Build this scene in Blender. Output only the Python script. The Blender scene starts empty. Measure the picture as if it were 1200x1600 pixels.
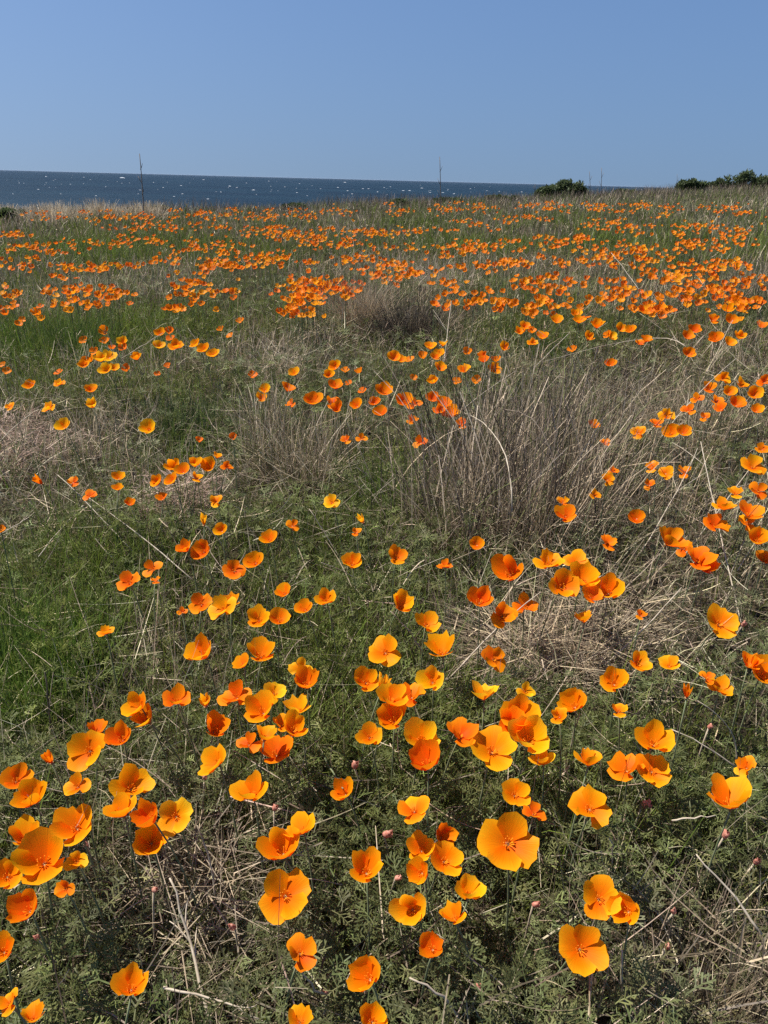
import bpy, math, random
import numpy as np
from mathutils import Vector, Matrix, Quaternion

random.seed(11)
RNG = np.random.default_rng(11)
R = math.radians
sc = bpy.context.scene
col = sc.collection

# ------------------------------------------------------------------ camera
W, H, F = 1200.0, 1600.0, 1160.0          # photograph pixels and focal length in them
CZ = 1.16
PITCH, ROLL = R(24.1), R(1.5)
cam_d = bpy.data.cameras.new('camera')
cam = bpy.data.objects.new('camera', cam_d); col.objects.link(cam)
cam_d.sensor_fit = 'VERTICAL'; cam_d.sensor_height = 36.0
cam_d.lens = 36.0 * F / H
cam_d.clip_start = 0.02; cam_d.clip_end = 120000.0
fwd = Vector((0, math.cos(PITCH), -math.sin(PITCH)))
right0 = Vector((1, 0, 0)); up0 = right0.cross(fwd)
cr, sr = math.cos(ROLL), math.sin(ROLL)
RIGHT = right0 * cr + up0 * sr
UP = up0 * cr - right0 * sr
cam.matrix_world = Matrix(((RIGHT.x, UP.x, -fwd.x, 0), (RIGHT.y, UP.y, -fwd.y, 0), (RIGHT.z, UP.z, -fwd.z, CZ), (0, 0, 0, 1)))
sc.camera = cam

# ------------------------------------------------------------------ sky, sun, exposure
SUN_EL, SUN_AZ = R(60), R(-76)            # azimuth measured from +Y (view direction) towards +X
world = bpy.data.worlds.new('World'); sc.world = world; world.use_nodes = True
wn = world.node_tree.nodes; wl = world.node_tree.links
bg = wn['Background']
sky = wn.new('ShaderNodeTexSky'); sky.sky_type = 'NISHITA'; sky.sun_disc = False
sky.sun_elevation = SUN_EL; sky.sun_rotation = SUN_AZ
sky.altitude = 1500; sky.air_density = 0.6; sky.dust_density = 4.0; sky.ozone_density = 10.0
wtc = wn.new('ShaderNodeTexCoord'); wmp = wn.new('ShaderNodeMapping')   # an even marine-haze sky: elevations flattened all round
wmp.inputs['Scale'].default_value = (1, 1, 0.28); wmp.inputs['Location'].default_value = (0, 0, 0.033)
wl.new(wtc.outputs['Generated'], wmp.inputs[0]); wl.new(wmp.outputs[0], sky.inputs[0])
wtint = wn.new('ShaderNodeMix'); wtint.data_type = 'RGBA'; wtint.blend_type = 'MULTIPLY'; wtint.inputs['Factor'].default_value = 1.0
wl.new(sky.outputs[0], wtint.inputs['A']); wtint.inputs['B'].default_value = (0.985, 0.98, 0.975, 1)
wl.new(wtint.outputs['Result'], bg.inputs[0]); bg.inputs[1].default_value = 0.072
sun_d = bpy.data.lights.new('sun', 'SUN'); sun_d.energy = 5.0; sun_d.angle = R(0.53); sun_d.color = (1.0, 0.955, 0.88)
sun = bpy.data.objects.new('sun', sun_d); col.objects.link(sun)
SUN_DIR = Vector((math.sin(SUN_AZ) * math.cos(SUN_EL), math.cos(SUN_AZ) * math.cos(SUN_EL), math.sin(SUN_EL)))
sun.rotation_euler = SUN_DIR.to_track_quat('Z', 'Y').to_euler(); sun.location = (0, 0, 30)
sc.view_settings.view_transform = 'Standard'; sc.view_settings.look = 'None'
sc.view_settings.exposure = 0.75; sc.view_settings.gamma = 1.0
sc.cycles.max_bounces = 7; sc.cycles.diffuse_bounces = 4; sc.cycles.transmission_bounces = 5
sc.cycles.use_denoising = False
sc.render.film_transparent = False

# ------------------------------------------------------------------ noise, terrain, pixels
def _hash(ix, iy, s):
    v = np.sin(ix * 127.1 + iy * 311.7 + s * 74.7) * 43758.5453
    return v - np.floor(v)
def noise(x, y, s=0):
    x = np.asarray(x, float); y = np.asarray(y, float)
    ix = np.floor(x); iy = np.floor(y); fx = x - ix; fy = y - iy
    fx = fx * fx * (3 - 2 * fx); fy = fy * fy * (3 - 2 * fy)
    a = _hash(ix, iy, s); b = _hash(ix + 1, iy, s); c = _hash(ix, iy + 1, s); d = _hash(ix + 1, iy + 1, s)
    return a + (b - a) * fx + (c - a) * fy + (a - b - c + d) * fx * fy
def fbm(x, y, s=0):
    return 0.55 * noise(x, y, s) + 0.3 * noise(x * 2.1, y * 2.1, s + 5) + 0.15 * noise(x * 4.3, y * 4.3, s + 9)
def sstep(a, b, x):
    t = np.clip((x - a) / (b - a), 0, 1); return t * t * (3 - 2 * t)
SEA_Z = -25.0
def edge_y(x):
    x = np.asarray(x, float)
    return 25 + 0.72 * x + 1.6 * (noise(x * 0.23, x * 0 + 3.3, 2) - 0.5)
def terrain(x, y):
    x = np.asarray(x, float); y = np.asarray(y, float)
    xs = np.clip(x, -30, 60)
    z = 0.031 * xs + 0.018 * np.clip(y, 0, 60) + 0.07 * (fbm(x * 0.7, y * 0.7, 1) - 0.5) + 0.25 * (noise(x * 0.11, y * 0.11, 4) - 0.5) * sstep(3, 12, y)
    over = np.clip(y - edge_y(x), 0, 60)
    return z - 0.9 * over * sstep(0, 6, over) - 0.0
def T(x, y): return float(terrain(x, y))
def ray(px, py):
    return (fwd + RIGHT * ((px - W / 2) / F) + UP * (-(py - H / 2) / F))
def at(px, py, h=0.0):
    """the point on the photograph's pixel ray that lies h metres above the ground"""
    d = ray(px, py); t = 1.0
    for _ in range(18):
        tz = T(d.x * t, d.y * t) + h
        t2 = (tz - CZ) / d.z if d.z < -1e-4 else 60.0
        t2 = max(0.1, min(t2, 60.0))
        if abs(t2 - t) < 2e-4 * t: break
        t = 0.3 * t + 0.7 * t2
    return Vector((d.x * t, d.y * t, CZ + d.z * t)), t   # t is also depth along the view axis

# ------------------------------------------------------------------ materials
def new_mat(name):
    m = bpy.data.materials.new(name); m.use_nodes = True
    n = m.node_tree.nodes; l = m.node_tree.links
    n.clear(); out = n.new('ShaderNodeOutputMaterial')
    return m, n, l, out
def leaf_mat(name, trans=0.35, rough=0.55, spec=0.25, grain=0.25):
    """vegetation: colour from the piece's own 'tint' attribute, with grain along it and light passing through"""
    m, n, l, out = new_mat(name)
    at_ = n.new('ShaderNodeAttribute'); at_.attribute_name = 'tint'
    tc = n.new('ShaderNodeTexCoord'); nz = n.new('ShaderNodeTexNoise'); nz.inputs['Scale'].default_value = 90
    l.new(tc.outputs['Object'], nz.inputs['Vector'])
    mr = n.new('ShaderNodeMapRange'); mr.inputs[1].default_value = 0.3; mr.inputs[2].default_value = 0.7
    mr.inputs[3].default_value = 1 - grain; mr.inputs[4].default_value = 1 + grain
    l.new(nz.outputs['Fac'], mr.inputs[0])
    vm = n.new('ShaderNodeVectorMath'); vm.operation = 'SCALE'
    l.new(at_.outputs['Color'], vm.inputs[0]); l.new(mr.outputs[0], vm.inputs['Scale'])
    p = n.new('ShaderNodeBsdfPrincipled'); p.inputs['Roughness'].default_value = rough
    p.inputs['Specular IOR Level'].default_value = spec
    l.new(vm.outputs[0], p.inputs['Base Color'])
    t = n.new('ShaderNodeBsdfTranslucent'); l.new(vm.outputs[0], t.inputs['Color'])
    mx = n.new('ShaderNodeMixShader'); mx.inputs[0].default_value = trans
    l.new(p.outputs[0], mx.inputs[1]); l.new(t.outputs[0], mx.inputs[2]); l.new(mx.outputs[0], out.inputs[0])
    return m
def simple_mat(name, c1, c2, scale=40, rough=0.7, spec=0.2, bump=0.0, trans=0.0):
    m, n, l, out = new_mat(name)
    tc = n.new('ShaderNodeTexCoord'); nz = n.new('ShaderNodeTexNoise'); nz.inputs['Scale'].default_value = scale
    nz.inputs['Detail'].default_value = 5
    l.new(tc.outputs['Object'], nz.inputs['Vector'])
    cr_ = n.new('ShaderNodeValToRGB'); cr_.color_ramp.elements[0].position = 0.35; cr_.color_ramp.elements[1].position = 0.65
    cr_.color_ramp.elements[0].color = (*c1, 1); cr_.color_ramp.elements[1].color = (*c2, 1)
    l.new(nz.outputs['Fac'], cr_.inputs[0])
    p = n.new('ShaderNodeBsdfPrincipled'); p.inputs['Roughness'].default_value = rough
    p.inputs['Specular IOR Level'].default_value = spec
    l.new(cr_.outputs[0], p.inputs['Base Color'])
    if bump:
        b = n.new('ShaderNodeBump'); b.inputs['Strength'].default_value = bump; b.inputs['Distance'].default_value = 0.01
        l.new(nz.outputs['Fac'], b.inputs['Height']); l.new(b.outputs[0], p.inputs['Normal'])
    if trans:
        t = n.new('ShaderNodeBsdfTranslucent'); l.new(cr_.outputs[0], t.inputs['Color'])
        mx = n.new('ShaderNodeMixShader'); mx.inputs[0].default_value = trans
        l.new(p.outputs[0], mx.inputs[1]); l.new(t.outputs[0], mx.inputs[2]); l.new(mx.outputs[0], out.inputs[0])
    else:
        l.new(p.outputs[0], out.inputs[0])
    return m
def petal_mat(name, base, mid, rim, trans=0.46):
    """pigment runs from the claw of the petal (u=0) to its rim (u=1), with fine lengthwise veins"""
    m, n, l, out = new_mat(name)
    uv = n.new('ShaderNodeUVMap'); sep = n.new('ShaderNodeSeparateXYZ'); l.new(uv.outputs[0], sep.inputs[0])
    nz = n.new('ShaderNodeTexNoise'); nz.inputs['Scale'].default_value = 1.0; nz.inputs['Detail'].default_value = 3
    mp = n.new('ShaderNodeMapping'); mp.inputs['Scale'].default_value = (1.5, 26, 1)
    oi = n.new('ShaderNodeObjectInfo')
    l.new(uv.outputs[0], mp.inputs[0]); l.new(oi.outputs['Random'], mp.inputs['Location']); l.new(mp.outputs[0], nz.inputs['Vector'])
    ad = n.new('ShaderNodeMath'); ad.operation = 'MULTIPLY_ADD'; ad.inputs[1].default_value = 0.3; ad.inputs[2].default_value = -0.15
    l.new(nz.outputs['Fac'], ad.inputs[0])
    a2 = n.new('ShaderNodeMath'); a2.operation = 'ADD'; l.new(sep.outputs['X'], a2.inputs[0]); l.new(ad.outputs[0], a2.inputs[1])
    cr_ = n.new('ShaderNodeValToRGB'); e = cr_.color_ramp.elements
    e[0].position = 0.10; e[0].color = (*base, 1); e[1].position = 0.98; e[1].color = (*rim, 1)
    x = e.new(0.55); x.color = (*mid, 1)
    l.new(a2.outputs[0], cr_.inputs[0])
    hs = n.new('ShaderNodeHueSaturation')
    mr = n.new('ShaderNodeMapRange'); mr.inputs[3].default_value = 0.490; mr.inputs[4].default_value = 0.510
    l.new(oi.outputs['Random'], mr.inputs[0]); l.new(mr.outputs[0], hs.inputs['Hue']); l.new(cr_.outputs[0], hs.inputs['Color'])
    p = n.new('ShaderNodeBsdfPrincipled'); p.inputs['Roughness'].default_value = 0.5
    p.inputs['Specular IOR Level'].default_value = 0.08
    l.new(hs.outputs[0], p.inputs['Base Color'])
    b = n.new('ShaderNodeBump'); b.inputs['Strength'].default_value = 0.25; b.inputs['Distance'].default_value = 0.002
    l.new(nz.outputs['Fac'], b.inputs['Height']); l.new(b.outputs[0], p.inputs['Normal'])
    t = n.new('ShaderNodeBsdfTranslucent'); l.new(hs.outputs[0], t.inputs['Color'])
    mx = n.new('ShaderNodeMixShader'); mx.inputs[0].default_value = trans
    l.new(p.outputs[0], mx.inputs[1]); l.new(t.outputs[0], mx.inputs[2]); l.new(mx.outputs[0], out.inputs[0])
    return m
M = {}
M['leaf'] = leaf_mat('leaf_matter', 0.35)
M['dry'] = leaf_mat('dry_matter', 0.2, 0.6, 0.3, 0.3)
M['petal_n'] = petal_mat('petal_orange', (0.80, 0.150, 0.002), (0.93, 0.255, 0.002), (0.96, 0.42, 0.008))
M['petal_a'] = petal_mat('petal_amber', (0.88, 0.22, 0.002), (0.94, 0.37, 0.004), (0.96, 0.54, 0.02))
M['petal_d'] = petal_mat('petal_deep', (0.74, 0.11, 0.003), (0.88, 0.180, 0.003), (0.93, 0.29, 0.005))
M['stem'] = simple_mat('stem_green', (0.12, 0.15, 0.07), (0.20, 0.22, 0.12), 60, 0.6, 0.3)
M['stem_dry'] = simple_mat('stem_straw', (0.30, 0.24, 0.16), (0.46, 0.39, 0.28), 70, 0.7, 0.2)
M['receptacle'] = simple_mat('receptacle', (0.28, 0.16, 0.06), (0.36, 0.22, 0.10), 300, 0.6, 0.2)
M['stamen'] = simple_mat('stamen', (0.78, 0.28, 0.01), (0.88, 0.42, 0.02), 300, 0.6, 0.2, trans=0.4)
M['pink'] = simple_mat('withered_pink', (0.50, 0.17, 0.12), (0.62, 0.33, 0.24), 260, 0.6, 0.2, trans=0.3)
M['bark'] = simple_mat('bark', (0.07, 0.055, 0.04), (0.13, 0.10, 0.075), 30, 0.85, 0.1, 0.4)
M['straw'] = simple_mat('straw_stalk', (0.34, 0.28, 0.20), (0.50, 0.43, 0.33), 55, 0.65, 0.25)
M['straw_dk'] = simple_mat('brown_stalk', (0.11, 0.085, 0.065), (0.22, 0.175, 0.13), 55, 0.75, 0.15)
M['foam'] = simple_mat('foam', (0.40, 0.44, 0.48), (0.60, 0.63, 0.65), 0.8, 0.8, 0.1)

def ground_mat():
    m, n, l, out = new_mat('soil_and_litter')
    tc = n.new('ShaderNodeTexCoord')
    n1 = n.new('ShaderNodeTexNoise'); n1.inputs['Scale'].default_value = 1.3; n1.inputs['Detail'].default_value = 4
    n2 = n.new('ShaderNodeTexNoise'); n2.inputs['Scale'].default_value = 60; n2.inputs['Detail'].default_value = 8
    l.new(tc.outputs['Object'], n1.inputs['Vector']); l.new(tc.outputs['Object'], n2.inputs['Vector'])
    a = n.new('ShaderNodeValToRGB'); a.color_ramp.elements[0].color = (0.030, 0.025, 0.016, 1); a.color_ramp.elements[1].color = (0.070, 0.054, 0.035, 1)
    a.color_ramp.elements[0].position = .35; a.color_ramp.elements[1].position = .65
    b = n.new('ShaderNodeValToRGB'); b.color_ramp.elements[0].color = (0.35, 0.35, 0.35, 1); b.color_ramp.elements[1].color = (1.5, 1.45, 1.35, 1)
    b.color_ramp.elements[0].position = .35; b.color_ramp.elements[1].position = .7
    l.new(n1.outputs['Fac'], a.inputs[0]); l.new(n2.outputs['Fac'], b.inputs[0])
    mx = n.new('ShaderNodeMix'); mx.data_type = 'RGBA'; mx.blend_type = 'MULTIPLY'; mx.inputs['Factor'].default_value = 1
    l.new(a.outputs[0], mx.inputs['A']); l.new(b.outputs[0], mx.inputs['B'])
    p = n.new('ShaderNodeBsdfPrincipled'); p.inputs['Roughness'].default_value = 0.95; p.inputs['Specular IOR Level'].default_value = 0.1
    l.new(mx.outputs['Result'], p.inputs['Base Color'])
    bp = n.new('ShaderNodeBump'); bp.inputs['Strength'].default_value = 0.8; bp.inputs['Distance'].default_value = 0.02
    l.new(n2.outputs['Fac'], bp.inputs['Height']); l.new(bp.outputs[0], p.inputs['Normal'])
    l.new(p.outputs[0], out.inputs[0])
    return m
def sea_mat():
    m, n, l, out = new_mat('sea_water')
    tc = n.new('ShaderNodeTexCoord')
    mp = n.new('ShaderNodeMapping'); mp.inputs['Rotation'].default_value = (0, 0, R(20)); mp.inputs['Scale'].default_value = (0.05, 0.11, 1)
    l.new(tc.outputs['Object'], mp.inputs[0])
    n1 = n.new('ShaderNodeTexNoise'); n1.inputs['Scale'].default_value = 1; n1.inputs['Detail'].default_value = 6; n1.inputs['Roughness'].default_value = 0.62
    l.new(mp.outputs[0], n1.inputs['Vector'])
    n2 = n.new('ShaderNodeTexNoise'); n2.inputs['Scale'].default_value = 0.0035; n2.inputs['Detail'].default_value = 4
    l.new(tc.outputs['Object'], n2.inputs['Vector'])
    a = n.new('ShaderNodeValToRGB'); a.color_ramp.elements[0].color = (0.003, 0.013, 0.024, 1); a.color_ramp.elements[1].color = (0.007, 0.023, 0.036, 1)
    a.color_ramp.elements[0].position = .35; a.color_ramp.elements[1].position = .65
    l.new(n2.outputs['Fac'], a.inputs[0])
    p = n.new('ShaderNodeBsdfPrincipled'); p.inputs['Roughness'].default_value = 0.45; p.inputs['IOR'].default_value = 1.333
    p.inputs['Specular IOR Level'].default_value = 0.12
    l.new(a.outputs[0], p.inputs['Base Color'])
    bp = n.new('ShaderNodeBump'); bp.inputs['Strength'].default_value = 1.0; bp.inputs['Distance'].default_value = 5.0
    l.new(n1.outputs['Fac'], bp.inputs['Height']); l.new(bp.outputs[0], p.inputs['Normal'])
    l.new(p.outputs[0], out.inputs[0])
    return m
M['ground'] = ground_mat(); M['sea'] = sea_mat()

# ------------------------------------------------------------------ mesh helpers
def mesh_np(name, v, faces, nper, mat, tint=None, smooth=True):
    """v (N,3); faces (K,nper) index array"""
    me = bpy.data.meshes.new(name)
    v = np.ascontiguousarray(v, dtype=np.float32); faces = np.ascontiguousarray(faces, dtype=np.int32)
    K = len(faces)
    me.vertices.add(len(v)); me.vertices.foreach_set('co', v.ravel())
    me.loops.add(K * nper); me.loops.foreach_set('vertex_index', faces.ravel())
    me.polygons.add(K); me.polygons.foreach_set('loop_start', np.arange(0, K * nper, nper, dtype=np.int32))
    me.polygons.foreach_set('loop_total', np.full(K, nper, dtype=np.int32))
    if smooth: me.polygons.foreach_set('use_smooth', np.ones(K, dtype=bool))
    me.update(calc_edges=True)
    if tint is not None:
        a = me.attributes.new('tint', 'FLOAT_COLOR', 'POINT')
        c = np.ones((len(v), 4), dtype=np.float32); c[:, :3] = tint
        a.data.foreach_set('color', c.ravel())
    me.materials.append(mat)
    return me
def link(name, me, parent=None, loc=None):
    o = bpy.data.objects.new(name, me); col.objects.link(o)
    if parent is not None: o.parent = parent
    if loc is not None: o.location = loc
    return o
def tag(o, label=None, cat=None, group=None, kind=None):
    if label: o['label'] = label
    if cat: o['category'] = cat
    if group: o['group'] = group
    if kind: o['kind'] = kind
    return o
class Bag:
    """collects vertex / quad arrays with colours and joins them into one mesh"""
    def __init__(s): s.v = []; s.f = []; s.c = []; s.n = 0
    def add(s, v, f, c):
        s.v.append(v); s.f.append(f + s.n); s.c.append(c); s.n += len(v)
    def mesh(s, name, mat, origin=None):
        v = np.concatenate(s.v)
        if origin is not None: v = v - np.array(origin)[None, :]
        return mesh_np(name, v, np.concatenate(s.f), 4, mat, np.concatenate(s.c))
def blades(bag, base, length, width, azim, lean, curl, tint, segs=3, tip=0.15, twist=None, side_az=None):
    """curved ribbons: base (N,3); lean is the angle from vertical at the foot, curl what it adds by the tip"""
    N = len(base)
    if N == 0: return
    s = np.linspace(0, 1, segs + 1)
    pts = np.zeros((N, segs + 1, 3)); pts[:, 0] = base
    d = np.stack([np.cos(azim), np.sin(azim)], 1)
    for k in range(segs):
        a = lean + curl * (k + 0.5) / segs
        st = length / segs
        pts[:, k + 1, :2] = pts[:, k, :2] + d * (np.sin(a) * st)[:, None]
        pts[:, k + 1, 2] = pts[:, k, 2] + np.cos(a) * st
    sa = azim + np.pi / 2 if side_az is None else side_az
    side = np.stack([np.cos(sa), np.sin(sa), np.zeros(N)], 1)
    w = width[:, None] * (1 - (1 - tip) * s[None, :] ** 1.5) * 0.5
    L = pts - side[:, None, :] * w[:, :, None]; Rr = pts + side[:, None, :] * w[:, :, None]
    v = np.stack([L, Rr], 2).reshape(N, -1, 3)
    nv = 2 * (segs + 1)
    q = np.array([[2 * k, 2 * k + 1, 2 * k + 3, 2 * k + 2] for k in range(segs)])
    f = (np.arange(N)[:, None, None] * nv + q[None]).reshape(-1, 4)
    c = np.repeat(tint[:, None, :], nv, 1)
    bag.add(v.reshape(-1, 3), f, c.reshape(-1, 3))
def tube(points, radii, sides=5):
    """verts, quads of a tube along world points"""
    P = [Vector(p) for p in points]; n = len(P); vs = []; fs = []
    prev = None
    for i in range(n):
        t = (P[min(i + 1, n - 1)] - P[max(i - 1, 0)]).normalized()
        a = t.orthogonal().normalized() if prev is None else (prev - t * prev.dot(t)).normalized()
        prev = a; b = t.cross(a)
        for k in range(sides):
            w = 2 * math.pi * k / sides
            vs.append(P[i] + (a * math.cos(w) + b * math.sin(w)) * radii[i])
    for i in range(n - 1):
        for k in range(sides):
            k2 = (k + 1) % sides
            fs.append((i * sides + k, i * sides + k2, (i + 1) * sides + k2, (i + 1) * sides + k))
    fs.append(tuple(range(sides))[::-1]); fs.append(tuple((n - 1) * sides + k for k in range(sides)))
    return vs, fs
def py_mesh(name, vs, fs, mat, smooth=True):
    me = bpy.data.meshes.new(name); me.from_pydata([tuple(v) for v in vs], [], fs)
    if smooth: me.polygons.foreach_set('use_smooth', [True] * len(me.polygons))
    me.materials.append(mat); me.update(); return me
def bezier(p0, p1, p2, n):
    return [p0 * ((1 - t) ** 2) + p1 * (2 * t * (1 - t)) + p2 * (t * t) for t in [i / (n - 1) for i in range(n)]]

# ------------------------------------------------------------------ ground and sea
def build_ground():
    xs = np.concatenate([np.linspace(-60, -8, 40), np.linspace(-7.5, 9, 90), np.linspace(9.5, 110, 90)])
    ys = np.concatenate([np.linspace(-40, -1, 20), np.linspace(-0.8, 8, 70), np.linspace(8.3, 75, 190)])
    X, Y = np.meshgrid(xs, ys); Z = np.maximum(terrain(X, Y), SEA_Z - 3)
    v = np.stack([X, Y, Z], -1).reshape(-1, 3); nx = len(xs); ny = len(ys)
    i = np.arange(nx - 1); j = np.arange(ny - 1); I, J = np.meshgrid(i, j)
    f = np.stack([J * nx + I, J * nx + I + 1, (J + 1) * nx + I + 1, (J + 1) * nx + I], -1).reshape(-1, 4)
    o = link('ground', mesh_np('ground', v, f, 4, M['ground'])); tag(o, kind='structure')
    return o
build_ground()
ocean = link('ocean', py_mesh('ocean', [(-60000, -300, 0), (60000, -300, 0), (60000, 60000, 0), (-60000, 60000, 0)], [(0, 1, 2, 3)], M['sea']), loc=(0, 0, SEA_Z))
tag(ocean, kind='structure')
def whitecap_mesh(k):
    """a broken crest: a ragged ridge of foam, unit length"""
    rg = random.Random(k); vs = []; n = 7
    for i in range(n):
        t = i / (n - 1) - 0.5; hh = (1 - (2 * t) ** 2) * rg.uniform(0.6, 1.0)
        dx = rg.uniform(-0.08, 0.08)
        vs += [(t, -0.16 + dx, -0.02), (t, -0.04 + dx, 0.13 * hh), (t, 0.10 + dx, 0.10 * hh), (t, 0.24 + dx, -0.02)]
    fs = [(i * 4 + k2, (i + 1) * 4 + k2, (i + 1) * 4 + k2 + 1, i * 4 + k2 + 1) for i in range(n - 1) for k2 in range(3)]
    return py_mesh('whitecap', vs, fs, M['foam'])
WC = [whitecap_mesh(k) for k in range(6)]
wc_px = [(191, 278, 9), (72, 276, 4), (131, 277, 3), (141, 281, 3), (283, 290, 4), (285, 303, 4), (272, 307, 4), (318, 281, 4), (359, 291, 5), (370, 293, 4), (396, 297, 6),
         (325, 311, 5), (464, 301, 4), (501, 295, 3), (528, 293, 4), (539, 285, 5), (543, 298, 4), (567, 295, 4), (576, 295, 4), (468, 287, 3), (420, 283, 3), (219, 297, 4), (216, 303, 3),
         (630, 298, 5), (640, 298, 5), (659, 294, 5), (672, 301, 4), (692, 301, 5), (709, 303, 4), (735, 295, 3), (761, 298, 3), (815, 300, 4), (610, 292, 3), (700, 296, 3), (780, 299, 3), (550, 303, 4),
         (445, 292, 3), (385, 286, 3), (345, 300, 4), (240, 285, 3), (255, 293, 3), (165, 292, 3), (110, 288, 3), (60, 296, 4), (30, 286, 3), (95, 303, 3), (150, 306, 4), (20, 303, 3), (480, 306, 3), (590, 300, 3)]
for _ in range(70):                                                 # smaller crests towards the horizon
    px = random.uniform(0, 960); hz = 281 + (px - 600) * .026
    wc_px.append((px, hz + random.uniform(3, 38) * random.uniform(.4, 1), random.uniform(1.3, 2.6)))
for i, (px, py, w) in enumerate(wc_px):
    d = ray(px, py)
    if d.z > -0.004: continue
    t = (SEA_Z - CZ) / d.z
    o = link('whitecap', WC[i % 6], ocean)
    o.location = (d.x * t, d.y * t, 0); s = w * t / F * .9
    o.scale = (s, s, s * 1.1); o.rotation_euler = (0, 0, random.uniform(-0.3, 0.3))

# ------------------------------------------------------------------ where things grow (patches read off the photograph)
def gp(px, py, h=0.0):
    p, t = at(px, py, h); return p
# dry (brown) patches, green patches, pits: pixel on the ground, radii in metres, strength
DRY = [(800, 800, .45, .45, .9), (470, 770, .22, .3, .7), (860, 1060, .30, .18, 1.0), (1000, 660, .6, .6, .6), (40, 720, .50, .35, 1.2), (290, 800, .24, .15, 1.2), (320, 1440, .16, .16, .8),
       (1110, 1590, .22, .15, .8), (620, 480, .7, .5, .6), (1120, 480, 1.2, 1.0, .5), (700, 420, 1.2, .8, .7), (230, 1060, .2, .12, .5), (440, 570, .35, .3, .7), (1100, 860, .5, .5, .5), (150, 820, .5, .3, .4), (960, 1000, .4, .2, .6)]
GREEN = [(50, 1080, .30, .28, 1.0), (90, 540, 1.2, .7, .9), (280, 640, .6, .4, .6), (600, 760, .25, .25, .8), (130, 930, .35, .25, .7), (480, 860, .5, .2, .4), (640, 1200, .5, .3, .35), (830, 540, .5, .4, .6),
         (200, 400, 3, 1.6, .6), (950, 390, 3, 1.6, .6), (1000, 1280, .4, .3, .3), (540, 1100, .3, .3, .4)]
PIT = [(320, 1500, .10, .12, .8), (770, 1530, .08, .10, .8), (830, 1300, .05, .05, .5), (620, 510, .25, .2, .6), (290, 665, .25, .15, .5), (860, 1030, .15, .1, .4)]
def patchify(lst): return [(gp(a, b).x, gp(a, b).y, rx, ry, s) for a, b, rx, ry, s in lst]
DRYP, GREENP, PITP = patchify(DRY), patchify(GREEN), patchify(PIT)
def field(lst, x, y):
    z = np.zeros_like(x)
    for cx, cy, rx, ry, s in lst:
        z = np.maximum(z, s * np.exp(-(((x - cx) / rx) ** 2 + ((y - cy) / ry) ** 2)))
    return z
def dryness(x, y): return np.clip(field(DRYP, x, y) + 0.55 * (fbm(x * 1.6, y * 1.6, 21) - 0.42) * 2.0 - 0.6 * field(GREENP, x, y), 0, 1)
def greenness(x, y): return np.clip(field(GREENP, x, y) + 0.5 * (fbm(x * 1.1, y * 1.1, 33) - 0.45) * 2.0 - 0.5 * field(DRYP, x, y), 0, 1)
def mound(x, y):
    h = 0.05 + 0.10 * fbm(x * 2.1, y * 2.1, 41) + 0.13 * noise(x * 8, y * 8, 43) * fbm(x * 3.3, y * 3.3, 44) * 1.6 - 0.04 * sstep(0.4, 1.0, field(DRYP, x, y))
    return np.maximum(0.03, h * (1 - 0.85 * field(PITP, x, y)))
def wedge(n_per_m2, r0, r1, half=R(40)):
    area = half * (r1 * r1 - r0 * r0); n = int(area * n_per_m2)
    r = np.sqrt(RNG.uniform(r0 * r0, r1 * r1, n)); a = RNG.uniform(-half, half, n)
    x = r * np.sin(a); y = r * np.cos(a) - 0.15
    k = y < edge_y(x) + 0.8
    return x[k], y[k]
def pick(x, *cols_w):
    """blend palette colours by weights with per-blade jitter"""
    n = len(x); out = np.zeros((n, 3))
    for c, w in cols_w: out += np.array(c)[None] * w[:, None]
    return out * RNG.lognormal(0, 0.28, n)[:, None] * RNG.uniform(0.92, 1.08, (n, 3))
C_GRASS = (0.120, 0.180, 0.024); C_OLIVE = (0.132, 0.150, 0.032); C_FEATHER = (0.120, 0.136, 0.050); C_STRAW = (0.50, 0.41, 0.275); C_DEAD = (0.20, 0.155, 0.105); C_ROT = (0.10, 0.075, 0.05)

# ------------------------------------------------------------------ feathery poppy foliage (nobody could count it)
def leaf_template(seed):
    """one finely cut leaf, unit length, lying along +Y: rachis and paired narrow lobes; quads"""
    rg = random.Random(seed); v = []; f = []
    def strip(p, q, w0, w1, lift=0.0):
        p = Vector(p); q = Vector(q); d = (q - p).normalized(); s = Vector((-d.y, d.x, 0)); i = len(v)
        v.extend([p - s * w0, p + s * w0, q + s * w1 + Vector((0, 0, lift)), q - s * w1 + Vector((0, 0, lift))]); f.append((i, i + 1, i + 2, i + 3))
    drop = lambda t: 0.25 * t - 0.45 * t * t
    prev = (0, 0, 0)
    for t in (0.4, 0.75, 1.0):
        q = (rg.uniform(-.03, .03), t, drop(t)); strip(prev, q, 0.022, 0.020); prev = q
    for t in (0.38, 0.58, 0.78):
        for sd in (-1, 1):
            l = (1.15 - t) * rg.uniform(0.45, 0.62); a = rg.uniform(0.6, 0.95)
            p = (0, t, drop(t)); q = (sd * math.sin(a) * l, t + math.cos(a) * l, drop(t) + rg.uniform(-.03, .14))
            strip(p, q, 0.018, 0.026)
            m_ = tuple(p[i] * 0.45 + q[i] * 0.55 for i in range(3)); a2 = a + rg.choice((-1, 1)) * 0.65; l2 = l * 0.55
            strip(m_, (m_[0] + sd * math.sin(a2) * l2, m_[1] + math.cos(a2) * l2, m_[2] + rg.uniform(-.02, .12)), 0.016, 0.024)
    return np.array([tuple(x) for x in v]), np.array(f)
TEMPL = [leaf_template(s) for s in range(8)]
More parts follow.
